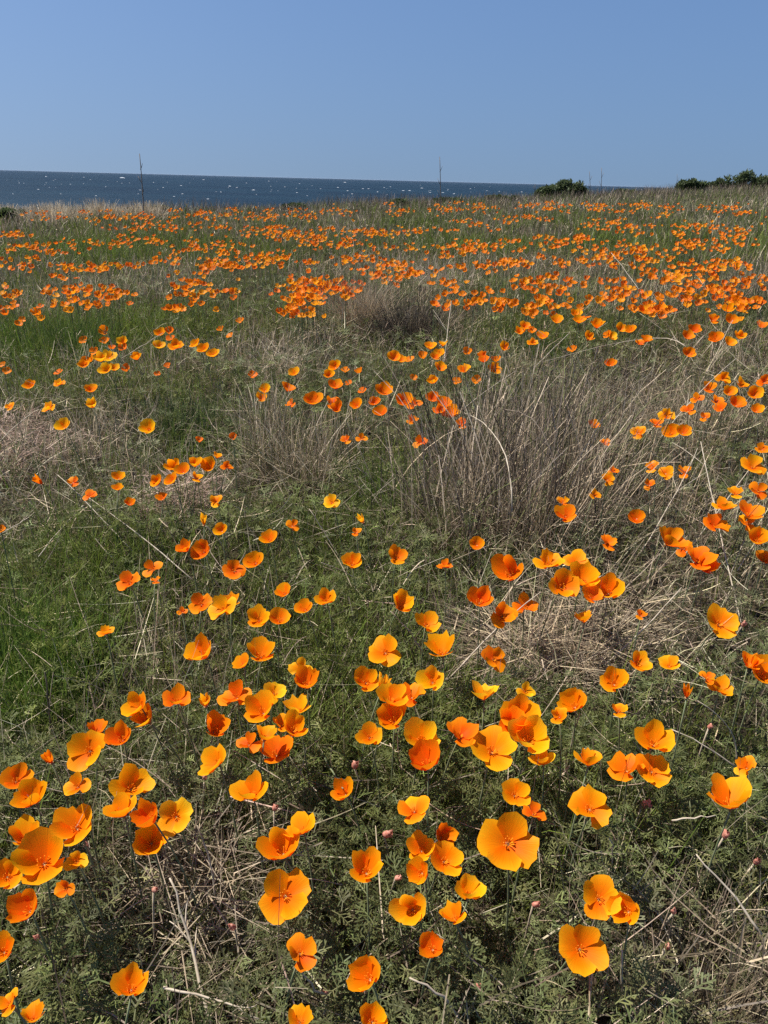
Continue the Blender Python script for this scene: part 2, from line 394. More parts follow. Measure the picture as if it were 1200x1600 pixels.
def scatter_leaves(bag, x, y, z, size, tint):
    n = len(x); which = RNG.integers(0, 8, n)
    az = RNG.uniform(0, 2 * np.pi, n); el = RNG.uniform(-0.2, 1.15, n); ro = RNG.uniform(-0.8, 0.8, n)
    for k in range(8):
        m = which == k
        if not m.any(): continue
        tv, tf = TEMPL[k]; c = m.sum()
        p = tv[None] * size[m][:, None, None]
        cr_, sr_ = np.cos(ro[m])[:, None], np.sin(ro[m])[:, None]
        px = p[..., 0] * cr_ + p[..., 2] * sr_; pz = -p[..., 0] * sr_ + p[..., 2] * cr_; py = p[..., 1]
        ce, se = np.cos(el[m])[:, None], np.sin(el[m])[:, None]
        qy = py * ce - pz * se; qz = py * se + pz * ce
        ca, sa = np.cos(az[m])[:, None], np.sin(az[m])[:, None]
        X = px * ca - qy * sa + x[m][:, None]; Y = px * sa + qy * ca + y[m][:, None]; Z = qz + z[m][:, None]
        v = np.stack([X, Y, Z], -1).reshape(-1, 3)
        f = (np.arange(c)[:, None, None] * len(tv) + tf[None]).reshape(-1, 4)
        bag.add(v, f, np.repeat(tint[m], len(tv), 0))
def build_foliage():
    bag = Bag()
    for dens, r0, r1, s0, s1 in ((14000, .30, 1.5, .018, .050), (5600, 1.5, 2.6, .025, .055), (1900, 2.6, 4.5, .035, .07), (330, 4.5, 8.5, .05, .10)):
        x, y = wedge(dens, r0, r1)
        dr = dryness(x, y); gr = greenness(x, y)
        keep = RNG.uniform(0, 1, len(x)) > np.where(r0 > 1.4, .38, .25) + 0.6 * dr
        x, y, dr, gr = x[keep], y[keep], dr[keep], gr[keep]
        hm = mound(x, y); z = terrain(x, y) + hm * RNG.power(1.9, len(x))
        tint = pick(x, (C_FEATHER, (1 - gr) * (1 - .4 * dr)), (C_OLIVE, gr), (C_DEAD, .4 * dr * (1 - gr)))
        scatter_leaves(bag, x, y, z, RNG.uniform(s0, s1, len(x)), tint)
    o = link('poppy_foliage', bag.mesh('poppy_foliage', M['leaf']))
    tag(o, 'grey green finely cut poppy leaves carpeting the ground between the flowers', 'foliage', kind='stuff')
build_foliage()
def build_grass():
    bag = Bag(); dbag = Bag()
    for dens, r0, r1, wd, segs, hs in ((5200, .30, 1.6, .0024, 4, 1.0), (3000, 1.6, 3.0, .0027, 4, 1.0), (1500, 3.0, 6.0, .0035, 3, 1.0), (520, 6.0, 12, .006, 2, 1.0), (170, 12, 24, .011, 2, 1.05), (60, 24, 46, .018, 2, 1.1)):
        x, y = wedge(dens, r0, r1)
        gr = greenness(x, y); n = len(x)
        keep = RNG.uniform(0, 1, n) < 0.30 + 0.70 * gr
        x, y, gr = x[keep], y[keep], gr[keep]; n = len(x)
        tall = 0.10 + 0.17 * gr * RNG.uniform(0.6, 1.1, n) + 0.05 * RNG.uniform(0, 1, n)
        fr = .55 * sstep(17, 24, y); tint = pick(x, (C_GRASS, gr * .9 * (1 - fr)), (C_OLIVE, (1 - gr * .9) * (1 - fr)), (C_DEAD, fr))
        blades(bag, np.stack([x, y, terrain(x, y) - .01], 1), tall * hs * 1.15, wd * RNG.uniform(.6, 1.5, n), RNG.uniform(0, 2 * np.pi, n), RNG.uniform(0, .35, n), RNG.uniform(.1, 1.1, n), tint, segs, side_az=RNG.uniform(0, np.pi, n))
        x, y = wedge(dens * (.85 if r1 < 2 else 1.1), r0, r1)
        dr = dryness(x, y); n = len(x)
        keep = RNG.uniform(0, 1, n) < 0.34 + 0.66 * dr
        x, y, dr = x[keep], y[keep], dr[keep]; n = len(x)
        k = RNG.uniform(0, 1, n)
        tint = pick(x, (C_STRAW, (k > .62) * (.78 if r1 < 2 else .95)), (C_DEAD, (k <= .62) * (k > .22) * 1.0), (C_ROT, (k <= .2) * 1.0))
        hm = mound(x, y)
        lying = RNG.uniform(0, 1, n) < .6
        z = terrain(x, y) + np.where(lying, hm * RNG.power(2, n), -.01)
        blades(dbag, np.stack([x, y, z], 1), np.where(lying, RNG.uniform(.02, .11, n) * (1.7 if 1.5 < r1 < 7 else 1), RNG.uniform(.08, .24, n)), wd * .8 * RNG.uniform(.5, 1.5, n), RNG.uniform(0, 2 * np.pi, n),
               np.where(lying, RNG.uniform(1.0, 1.7, n), RNG.uniform(0, .5, n)), RNG.normal(.1, .7, n), tint, segs, tip=.5, side_az=RNG.uniform(0, np.pi, n))
    # taller upright blades in loose tufts, green and straw
    for dens, r0, r1, wd, segs in ((900, .9, 2.0, .0018, 4), (900, 2.0, 4.5, .0024, 4), (420, 4.5, 9, .0042, 3), (150, 9, 18, .0085, 3), (60, 18, 44, .013, 2)):
        x, y = wedge(dens, r0, r1); n = len(x)
        tf = fbm(x * 2.2, y * 2.2, 61); keep = RNG.uniform(0, 1, n) < sstep(.42, .62, tf)
        x, y, tf = x[keep], y[keep], tf[keep]; n = len(x)
        straw = noise(x * 1.4, y * 1.4, 66) + .5 * dryness(x, y) - .6 * greenness(x, y) + RNG.normal(0, .15, n) > np.where(y > 9, .66, .56)
        tint = np.where(straw[:, None], pick(x, (C_STRAW, np.full(n, .8)), (C_DEAD, np.full(n, .25))), pick(x, (C_GRASS, np.full(n, .6)), (C_OLIVE, np.full(n, .4))))
        az = RNG.uniform(0, 2 * np.pi, n); hh = RNG.uniform(.14, .34, n) * (.7 + .5 * tf)
        for bg_, m in ((bag, ~straw), (dbag, straw)):
            k = m.sum()
            blades(bg_, np.stack([x, y, terrain(x, y) - .01], 1)[m], hh[m], (wd * RNG.uniform(.6, 1.4, n))[m], az[m], RNG.uniform(0, .45, k), RNG.normal(.35, .5, k), tint[m], segs, tip=.3, side_az=RNG.uniform(0, np.pi, k))
    tag(link('green_grass', bag.mesh('green_grass', M['leaf'])), 'short green grass growing through the whole meadow', 'grass', kind='stuff')
    tag(link('dry_grass_litter', dbag.mesh('dry_grass_litter', M['dry'])), 'fine dead straw and litter lying between the green plants', 'grass', kind='stuff')
build_grass()

# ------------------------------------------------------------------ clumps of grass that stand out on their own
def clump(name, label, cat, group, px, py, rad, height, n, tints, width=.002, lean=(.0, .45), curl=(-.1, .6), fall=0.0, segs=4, mat='dry', ry=None, tip=.35, heads=0):
    """a thing: Empty at its foot > foliage"""
    c = gp(px, py) if not isinstance(px, Vector) else px
    root = bpy.data.objects.new(name, None); col.objects.link(root); root.location = c; root.empty_display_size = .05
    tag(root, label, cat, group)
    rr = rad * np.sqrt(RNG.uniform(0, 1, n)) * (0.55 + 0.45 * RNG.uniform(0, 1, n)); a = RNG.uniform(0, 2 * np.pi, n)
    x = c.x + rr * np.cos(a); y = c.y + rr * np.sin(a) * ((ry or rad) / rad)
    az = np.where(RNG.uniform(0, 1, n) < .6, a + RNG.normal(0, .6, n), RNG.uniform(0, 2 * np.pi, n))
    k = RNG.integers(0, len(tints), n)
    tint = np.array(tints)[k] * RNG.lognormal(0, .25, n)[:, None]
    down = RNG.uniform(0, 1, n) < fall
    z = terrain(x, y) - .015 + np.where(down, RNG.uniform(.03, .16, n), 0)
    le = np.where(down, RNG.uniform(1.1, 1.65, n), RNG.uniform(*lean, n) * (.35 + .65 * rr / rad))
    bag = Bag()
    blades(bag, np.stack([x, y, z], 1), height * RNG.uniform(.45, 1.12, n), width * RNG.uniform(.6, 1.5, n), az, le, np.where(down, RNG.normal(0, .25, n), RNG.uniform(*curl, n)), tint, segs, tip=tip, side_az=RNG.uniform(0, np.pi, n))
    if heads:
        m = RNG.choice(n, min(n, heads), replace=False)
        hx, hy = x[m] + np.cos(az[m]) * height * .25, y[m] + np.sin(az[m]) * height * .25
        blades(bag, np.stack([x[m], y[m], z[m]], 1), height * RNG.uniform(.9, 1.3, len(m)), width * 1.0 * np.ones(len(m)), az[m], le[m] * .5, RNG.uniform(.1, .9, len(m)), tint[m] * 1.15, segs, tip=.9, side_az=RNG.uniform(0, np.pi, len(m)))
    f = link('foliage', bag.mesh('foliage', M[mat], c), root); tag(f, kind='stuff')
    return root
ST, ST2, DE, RO, GB = (0.42, 0.335, 0.21), (0.34, 0.265, 0.17), (0.25, 0.19, 0.125), (0.12, 0.092, 0.062), (0.30, 0.24, 0.17)
G1, G2, G3 = (0.10, 0.18, 0.025), (0.13, 0.20, 0.035), (0.075, 0.12, 0.03)
gth = 'tufts of the tall dead grass thicket'
for i, (px, py, h_, n, lab) in enumerate([
        (690, 850, .40, 420, 'brown dead grass tuft at the thin edge of the tall thicket, over green grass'), (755, 860, .46, 620, 'tall grey brown dead grass tuft with dark bent stalks, front of the thicket'),
        (830, 850, .46, 620, 'tall straw brown dead grass tuft in the thicket beside two ragged poppies'), (900, 815, .40, 420, 'shorter dead grass tuft ending the thicket where poppies begin again'),
        (730, 770, .46, 480, 'dead grass tuft inside the thicket under the curved arching straw'), (820, 760, .50, 620, 'tallest dead grass tuft crowning the middle of the brown thicket'), (890, 730, .42, 480, 'pale dead grass tuft at the rear of the thicket below matted twigs')]):
    clump('dry_grass_tuft', lab, 'grass tuft', gth, px, py, .27, h_ * .95, int(n * .7), [(.52, .42, .30), (.36, .275, .18), (.27, .205, .14), (.30, .235, .165), (.09, .07, .05), (.06, .046, .035), (.12, .13, .045)], .0030, (.0, .6), (-.5, 1.0), .08, heads=40)
for px, py, h_, n, lab in [(425, 745, .36, 380, 'upright pale dead grass tuft standing alone by the row of small poppies'), (475, 780, .34, 380, 'loose straw coloured grass tuft leaning over two yellow poppies'), (520, 735, .30, 300, 'thin straw grass tuft with green blades pushing through'), (410, 690, .30, 260, 'pale grass tuft under the red orange poppy knot')]:
    clump('dry_grass_tuft', lab, 'grass tuft', 'pale grass tufts around the green gap', px, py, .12, h_, n, [(.54, .45, .33), ST, DE, (.10, .08, .055), (.13, .14, .045)], .0027, (.0, .7), (-.5, .9), .15)
for px, py, h_, n, lab in [(850, 1085, .20, 420, 'heap of fallen bleached straw with crossed stalks above the big poppy clump'), (915, 1050, .20, 420, 'flattened bleached straw mat beside the flat yellow poppy'), (800, 1060, .18, 320, 'fallen straw heap under the brown shaded poppy'), (945, 1000, .20, 300, 'tangled fallen straw under a single long crossed stalk')]:
    clump('fallen_straw_heap', lab, 'straw', 'fallen straw heaps', px, py, .17, h_, n, [ST, ST2, DE, RO, GB], .0024, (.3, 1.0), (.1, .9), .72, ry=.13)
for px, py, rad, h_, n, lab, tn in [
        (645, 540, .27, .36, 1700, 'dead grass mound with hollow shade painted into its near black blades', [(.035, .028, .022), (.05, .04, .03), (.03, .025, .02), RO, DE]), (565, 525, .20, .46, 1100, 'tan dead grass mound beside the dark hollow', [ST2, DE, ST, GB]), (440, 600, .15, .26, 320, 'small pale straw tuft between two poppy clusters', [(.60, .51, .38), ST, GB]),  # first mound: near-black tints paint the shade of the hollow into its blades
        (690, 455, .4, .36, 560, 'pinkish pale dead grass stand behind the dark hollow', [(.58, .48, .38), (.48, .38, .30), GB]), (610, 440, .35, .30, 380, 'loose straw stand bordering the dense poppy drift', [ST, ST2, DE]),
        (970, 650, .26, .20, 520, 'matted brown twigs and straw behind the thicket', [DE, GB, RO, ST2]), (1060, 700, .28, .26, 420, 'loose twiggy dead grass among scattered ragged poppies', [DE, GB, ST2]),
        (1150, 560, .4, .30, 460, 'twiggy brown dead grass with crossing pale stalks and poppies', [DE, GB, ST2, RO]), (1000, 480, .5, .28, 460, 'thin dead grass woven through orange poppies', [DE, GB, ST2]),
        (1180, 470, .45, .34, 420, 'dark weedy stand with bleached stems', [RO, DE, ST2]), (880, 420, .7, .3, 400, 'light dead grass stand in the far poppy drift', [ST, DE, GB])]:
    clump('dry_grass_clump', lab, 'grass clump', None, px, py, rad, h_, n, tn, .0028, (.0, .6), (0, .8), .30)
for px, py, h_, n, lab in [(1105, 1590, .19, 170, 'upright grey dead stems at the meadow edge under pink buds'), (1165, 1600, .20, 170, 'grey brittle dead stems beside a long slanting stalk'), (1045, 1620, .17, 140, 'short dead stems below the four petalled open poppy')]:
    clump('dead_stem_tuft', lab, 'grass tuft', 'grey dead stems', px, py, .085, h_, n, [DE, GB, RO, ST2], .0021, (.0, .4), (-.1, .5), .1)
for px, py, h_, n, lab in [(300, 1470, .16, 170, 'tangle of fallen brown straw below the poppy bunch'), (350, 1400, .15, 150, 'thin fallen straw tangle with a pink bud'), (330, 1590, .15, 150, 'brown straw tangle by the lone upright poppy')]:
    clump('straw_tangle', lab, 'straw', 'fallen brown straw tangles', px, py, .11, h_, n, [DE, GB, RO, ST2], .0018, (.4, 1.2), (0, .9), .75)
for px, py, rad, h_, n, lab, tn in [
        (60, 1130, .15, .24, 900, 'lush bright green grass clump by the poppy pair', [G1, G2, G1, G3]), (10, 1060, .15, .25, 700, 'bright green grass clump running out beyond a dark stalk', [G1, G2, G3]), (110, 1040, .13, .20, 500, 'green grass clump thinning into dry straw', [G1, G3, G2]),
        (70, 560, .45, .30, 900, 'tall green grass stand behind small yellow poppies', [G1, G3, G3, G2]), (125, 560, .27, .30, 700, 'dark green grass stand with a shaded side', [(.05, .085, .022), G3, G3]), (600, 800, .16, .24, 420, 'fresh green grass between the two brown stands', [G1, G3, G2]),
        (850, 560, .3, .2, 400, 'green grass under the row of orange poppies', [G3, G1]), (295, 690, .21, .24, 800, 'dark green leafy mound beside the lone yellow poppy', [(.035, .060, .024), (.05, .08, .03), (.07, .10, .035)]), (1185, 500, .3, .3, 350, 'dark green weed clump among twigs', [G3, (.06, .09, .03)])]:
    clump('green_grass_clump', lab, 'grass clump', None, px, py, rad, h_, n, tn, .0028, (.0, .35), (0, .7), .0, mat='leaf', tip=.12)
for px, py, rad, lab in [(40, 735, .30, 'flattened reddish brown litter on the bare patch'), (5, 700, .26, 'reddish brown litter patch under lying straw'), (285, 812, .16, 'pinkish bare litter patch below the long crowded poppy row')]:
    clump('plant_litter', lab, 'litter', 'reddish litter patches', px, py, rad, .10, 900, [(.33, .215, .16), (.26, .17, .125), (.40, .29, .22), (.16, .11, .08)], .0034, (.9, 1.4), (.1, .5), .85)
for i in range(12):                                                 # pale tall grass along the bluff edge
    px = -20 + i * 24 + random.uniform(-8, 8)
    clump('pale_bluff_grass', 'tall pale blond grass along the bluff edge before the sea', 'grass clump', 'blond grass along the bluff edge', px, 347 + random.uniform(-5, 4), .42, random.uniform(.30, .46), 330, [(0.64, 0.55, 0.40), (0.54, 0.45, 0.31), (0.40, 0.31, 0.20)], .011, (.0, .4), (0, .7), .05, segs=3)
def build_brush():                                                  # grey-brown brush along the rest of the edge reads as one mass
    bag = Bag(); n = 26000
    x = RNG.uniform(-16, 36, n); y = edge_y(x) - RNG.power(1.6, n) ** 1.0 * 0 - RNG.exponential(2.2, n) + 1.0
    tints = np.array([(.17, .13, .095), (.22, .165, .12), (.12, .095, .065), (.28, .22, .165), (.10, .095, .05)])
    t = tints[RNG.integers(0, 5, n)] * RNG.lognormal(0, .25, n)[:, None]
    blades(bag, np.stack([x, y, terrain(x, y) - .02], 1), RNG.uniform(.15, .40, n) * (.6 + .8 * noise(x * .6, y * .6, 77)), .013 * RNG.uniform(.5, 1.5, n), RNG.uniform(0, 6.28, n), RNG.uniform(0, .6, n), RNG.uniform(0, .6, n), t, 2, side_az=RNG.uniform(0, np.pi, n))
    tag(link('bluff_brush', bag.mesh('bluff_brush', M['dry'])), 'low grey brown brush along the bluff edge', 'brush', kind='stuff')
build_brush()

# ------------------------------------------------------------------ bushes on the skyline
def bush(px, py_base, dist, w, h, label, seed, tint=(.075, .100, .042)):
    d = ray(px, py_base); t = dist / d.y; x, y = d.x * t, dist
    z = T(x, y); rg = np.random.default_rng(seed)
    root = bpy.data.objects.new('bush', None); col.objects.link(root); root.location = (x, y, z); tag(root, label, 'bush', 'dark bushes on the skyline')
    n = 5000; nb = 18
    bc = np.stack([rg.uniform(-.42, .42, nb) * w, rg.uniform(-.35, .35, nb) * w * .7, rg.uniform(.25, .72, nb) * h], 1)
    bc[:, 2] *= 1 - .5 * (np.abs(bc[:, 0]) / (w * .5)) ** 2
    br = rg.uniform(.16, .28, nb) * min(w, h * 1.5)
    k = rg.integers(0, nb, n); u = rg.normal(size=(n, 3)); u /= np.linalg.norm(u, axis=1)[:, None]
    P = bc[k] + u * (br[k] * rg.uniform(.55, 1.05, n))[:, None]; P[:, 2] = np.maximum(P[:, 2], .03)
    bag = Bag(); s = rg.uniform(.04, .075, n)
    tn = np.array(tint)[None] * rg.lognormal(0, .3, n)[:, None]
    blades(bag, P, s * 1.6, s, rg.uniform(0, 6.28, n), rg.uniform(.3, 1.6, n), rg.uniform(0, .4, n), tn, 1, tip=.4, side_az=rg.uniform(0, 6.28, n))
    cr_ = link('crown', bag.mesh('crown', M['leaf']), root); cr_['kind'] = 'stuff'
    vs, fs = [], []
    for b in range(6):
        q = Vector(bc[b]); v, f = tube(bezier(Vector((rg.uniform(-.1, .1), rg.uniform(-.1, .1), -.06)), Vector((q.x * .4, q.y * .4, q.z * .6)), q, 5), [.035, .03, .024, .018, .010], 5)
        o_ = len(vs); vs += v; fs += [tuple(i + o_ for i in ff) for ff in f]
    link('trunk', py_mesh('trunk', vs, fs, M['bark']), root)
for a in [(885, 310, 30, 1.45, .62, 'rounded dark green bush on the skyline with a smaller one beside it', 1), (851, 308, 29.5, .62, .42, 'small dark green bush beside the rounded bush', 2), (1080, 304, 33, 1.35, .45, 'low dark green bush between two larger skyline bushes', 3),
          (1160, 300, 34, 2.3, .70, 'widest dark green bush on the skyline', 4), (1120, 302, 34, .8, .35, 'little bush touching the widest skyline bush', 5), (1205, 300, 35, 1.2, .5, 'bush trailing off past the widest skyline bush', 9),
          (625, 318, 24.2, .62, .17, 'tiny dark bush at the bluff edge against the sea', 6), (460, 320, 22.5, .62, .17, 'tiny olive green bush at the bluff edge against the sea', 7), (18, 332, 17.5, .9, .22, 'dark green shrub at the end of the blond bluff grass', 8), (248, 327, 20.5, .5, .15, 'low olive shrub where the blond bluff grass ends', 10), (975, 308, 32, .8, .18, 'low dull bush below thin skyline stems', 11), (785, 312, 28, 1.3, .13, 'flat dark shrub low against the sea', 12), (700, 314, 26, 1.0, .12, 'flat dark shrub beside the tall thin skyline stem', 13)]:
    bush(*a[:6], a[6])

# ------------------------------------------------------------------ long dry stalks, each lying or leaning where the photograph shows it
def stalk(pts, r, label, mat='straw', branch=0, group='long dry stalks among the poppies', cat='stalk'):
    """pts: (px, py, height above ground) of foot ... tip; the curve runs through them"""
    P = [at(a, b, h)[0] for a, b, h in pts]
    if len(P) == 2: C = bezier(P[0], (P[0] + P[1]) * .5 + Vector((random.uniform(-.02, .02), random.uniform(-.02, .02), random.uniform(-.004, .02))), P[1], 8)
    else: C = bezier(P[0], P[1] * 2 - (P[0] + P[2]) * .5, P[2], 9)
    C = [c + Vector((random.gauss(0, 1), random.gauss(0, 1), random.gauss(0, 1))) * r * .5 if 0 < i < len(C) - 1 else c for i, c in enumerate(C)]
    n = len(C); org = P[0]
    root = bpy.data.objects.new('dry_stalk', None); col.objects.link(root); root.location = org; tag(root, label, cat, group)
    v, f = tube([c - org for c in C], [r * (1 - .5 * i / (n - 1)) for i in range(n)], 6)
    link('stem', py_mesh('stem', v, f, M[mat]), root)
    Lt = (P[-1] - P[0]).length
    for b in range(branch):
        i = random.randint(n // 3, n - 2); d = (C[i + 1] - C[i]).normalized()
        s = d.orthogonal().normalized(); s = Quaternion(d, random.uniform(0, 6.28)) @ s
        e = C[i] + (d * .8 + s * random.uniform(.4, .8)).normalized() * Lt * random.uniform(.15, .3)
        v, f = tube([c - org for c in bezier(C[i], (C[i] + e) * .5 + d * .01, e, 5)], [r * .5, r * .45, r * .4, r * .35, r * .25], 5)
        link('twig', py_mesh('twig', v, f, M[mat]), root)
    return root
S = stalk
S([(700, 1062, .12), (845, 925, .28)], .0020, 'pale straight stalk slanting across a ragged poppy beside the straw heap', branch=1)
S([(945, 1040, .10), (1065, 918, .27)], .0021, 'thick pale stalk slanting up out of the fallen straw heap', branch=1)
S([(1100, 1035, .02), (1028, 948, .22)], .0018, 'straight brown stalk crossing the thick pale stalk tip')
S([(1165, 1000, .02), (1095, 690, .40)], .0022, 'tall dry stem standing behind the four lobed poppy', branch=2)
S([(1000, 865, .10), (1090, 700, .32)], .0019, 'forked straw stalk leaning through ragged poppies', branch=2)
S([(1150, 1200, .16), (1050, 1140, .22)], .0017, 'thin stalk lying towards the fan shaped poppy')
S([(1150, 1195, .12), (1140, 1140, .2), (1090, 1095, .27)], .0016, 'curved thin stalk arching over to the small yellow side bloom')
S([(884, 1212, .05), (906, 1115, .26)], .0021, 'pale upright stalk under a small poppy at the straw heap edge')
S([(660, 1022, .12), (610, 955, .24)], .0020, 'pale stalk lying between two poppies in green grass')
S([(300, 905, .12), (135, 775, .26)], .0019, 'long straw stalk stretched over the brown grass, lower of two')
S([(215, 870, .10), (90, 742, .28)], .0019, 'long straw stalk slanting through brown grass to a cupped poppy', branch=1)
S([(355, 878, .08), (345, 850, .18), (322, 822, .27)], .0026, 'bleached bent flower stem under a tiny yellow poppy')
S([(535, 880, .1), (483, 795, .25)], .0018, 'light straw stalk leaning out of the pale tuft')
S([(330, 1600, .10), (300, 1475, .15), (265, 1372, .22)], .0027, 'thick grey dead branch lying through the straw tangle', branch=3)
S([(255, 1543, .17), (405, 1592, .15)], .0018, 'pale straight stalk lying beside the lone upright poppy', branch=1)
S([(338, 1412, .1), (308, 1290, .24)], .0018, 'thin brown stalk below the poppy bunch')
S([(512, 1556, .16), (470, 1508, .24)], .0019, 'short pale twig with a pink withered bud at its foot', branch=1)
S([(722, 1602, .14), (690, 1555, .2), (640, 1528, .23)], .0023, 'curved olive dry stalk beside the ruffled low poppy')
S([(1190, 1460, .16), (1088, 1335, .24)], .0022, 'long slanting stalk above the grey dead stems')
S([(990, 1605, .06), (972, 1485, .24)], .0024, 'green brown stalk standing beside the four petalled open poppy')
S([(940, 1385, .1), (952, 1310, .24)], .0016, 'thin dry stem near a double poppy')
S([(1050, 1282, .2), (1118, 1274, .22)], .0016, 'short level twig lying before the large fan poppy')
S([(690, 592, .02), (705, 470, .36)], .0026, 'pale upright stalk beside a small bunch of poppies', branch=2)
S([(715, 645, .22), (805, 580, .38)], .0021, 'straw stalk leaning over the thicket', branch=1)
S([(800, 800, .30), (780, 690, .42), (725, 645, .34)], .0021, 'pale arching straw curved over the dead grass thicket')
S([(830, 580, .1), (890, 520, .3)], .0026, 'pale stalk leaning beside the green grass under orange poppies')
S([(1070, 540, .26), (1000, 530, .24), (850, 565, .2)], .0026, 'long curved straw lying across the matted twigs')
S([(1140, 512, .1), (1092, 435, .42)], .0030, 'pale bent stalk crossing a red orange poppy', branch=1)
S([(1095, 600, .05), (1145, 500, .36)], .0026, 'straw stalk meeting the pale bent stalk', branch=1)
S([(1012, 472, .1), (955, 395, .46)], .0035, 'straw stalk slanting through the far poppies', branch=1)
S([(1190, 430, .5), (1140, 500, .1)], .0034, 'pale stem against the dark green weed clump')
S([(1080, 550, .1), (1000, 490, .3)], .0024, 'straw leaning over matted twigs among small poppies', branch=1)
S([(740, 880, .04), (700, 690, .40)], .0026, 'dark bent dead stalk in the front of the thicket', 'straw_dk', 2)
S([(880, 870, .04), (860, 700, .38), (790, 640, .45)], .0024, 'dark dead stalk curving through the thicket', 'straw_dk', 2)
S([(650, 850, .04), (610, 700, .34)], .0022, 'dark thin dead stalk over green grass beside the thicket', 'straw_dk', 1)
S([(80, 1190, .02), (70, 1050, .3)], .0024, 'dark upright stalk rising through bright green grass', 'straw_dk', 1)
S([(1020, 700, .1), (1150, 560, .4)], .0022, 'long twig slanting over ragged poppies beside dead grass', branch=2)
S([(940, 850, .05), (925, 720, .36)], .0021, 'grey upright twig behind the poppy row at the thicket end', 'straw_dk', 2)
S([(1060, 880, .04), (1180, 720, .3)], .0019, 'thin twig leaning towards clustered ragged poppies', branch=1)
S([(1040, 1010, .04), (980, 900, .3)], .0018, 'brown twig beside the crossed stalks', 'straw_dk', 1)
S([(60, 640, .12), (0, 690, .2)], .0026, 'straw lying on the reddish bare patch')
S([(55, 800, .1), (0, 835, .22)], .0022, 'straw lying between green grass and reddish bare patch')
S([(130, 790, .1), (60, 870, .2)], .0022, 'pale straw fallen across green grass, by two long stalks')
S([(495, 1165, .1), (520, 1205, .18), (536, 1232, .26)], .0020, 'olive bent stem reaching the single round poppy', 'stem')
S([(190, 560, .2), (255, 520, .34)], .0026, 'straw stalk beside the yellow poppy group')
S([(735, 480, .1), (722, 445, .3)], .0034, 'light leaning stem behind the dark hollow')
S([(590, 500, .1), (555, 470, .3)], .0026, 'pale twig sticking out of the tan mound')
for i in range(64):                                                 # finer twigs that only their place tells apart
    px, py = random.uniform(860, 1200), random.choice((random.uniform(420, 620), random.uniform(600, 900)))
    ln = random.uniform(50, 130) * (.5 + (py - 400) / 600); sg = random.choice((-1, 1, 1)); a = random.uniform(.5, 1.3)
    h1 = random.uniform(.26, .42)
    tm, tb = random.choice(('straw', 'straw_dk')), random.choice((0, 1, 1))
    tl = f"{'slanting' if a < .9 else 'upright'} {'forked' if tb else 'straight'} {'bleached' if tm == 'straw' else 'dark brown'} thin twig " + ('woven through the ragged poppies beside the thicket' if py > 620 else 'sticking up in the far poppy rows')
    S([(px, py, .05), (px + sg * math.cos(a) * ln, max(330, py - math.sin(a) * ln), h1)], random.uniform(.0011, .0017) * (1 + max(0, 620 - py) / 300), tl, tm, tb, 'twigs: ' + tl, 'twig')
for i in range(26):
    px, py = random.uniform(40, 620), random.uniform(560, 980)
    ln = random.uniform(50, 110) * (.5 + (py - 400) / 600); a = random.uniform(.4, 2.7)
    tb = random.choice((0, 0, 1)); tl = f"{'forked' if tb else 'straight'} thin straw {'nearly upright' if .9 < a < 2.2 else 'lying low'} over the grass " + ('behind' if py < 740 else 'in front of') + ' the long crowded poppy row'
    S([(px, py, .05), (px + math.cos(a) * ln, py - math.sin(a) * ln * .8, random.uniform(.2, .32))], random.uniform(.0011, .0017), tl, 'straw', tb, 'straws: ' + tl, 'twig')
def skyline(px, y0, y1, dist, r, label, bend=4):
    d0 = ray(px, y0); t0 = dist / d0.y; base = Vector((d0.x * t0, dist, 0)); base.z = T(base.x, base.y)
    d1 = ray(px - bend, y1); t1 = dist / d1.y; tip = Vector((d1.x * t1, dist, CZ + d1.z * t1))
    v, f = tube(bezier(Vector((0, 0, -.05)), (tip - base) * .5 + Vector((.03, 0, 0)), tip - base, 8), [r * (1 - .07 * i) for i in range(8)], 5)
    root = bpy.data.objects.new('skyline_stalk', None); col.objects.link(root); root.location = base; tag(root, label, 'stalk', 'thin stems against the sky')
    link('stem', py_mesh('stem', v, f, M['straw_dk']), root)
    for b in range(3):
        t = .45 + .17 * b; p = (tip - base) * t; e = p + Vector((random.choice((-1, 1)) * .05, 0, .11))
        v, f = tube([p, (p + e) * .5 + Vector((0, 0, -.01)), e], [r * .6, r * .5, r * .3], 4)
        link('twig', py_mesh('twig', v, f, M['straw_dk']), root)
skyline(223, 335, 240, 16, .013, 'tallest thin dark stem rising over the sea beside blond grass', 5)
skyline(689, 322, 245, 17, .011, 'straight thin stem rising above the horizon beside a flat shrub', 2)
skyline(925, 312, 268, 20, .009, 'thin stem near the rounded bush, shorter of a pair', 4)
skyline(940, 312, 262, 20, .009, 'thin stem near the rounded bush, taller of a pair', 0)
skyline(836, 318, 288, 20, .009, 'short thin stem poking up next to the small skyline bush', 0)
skyline(1058, 310, 272, 22, .007, 'faint thin stem between the low skyline bushes', 0)

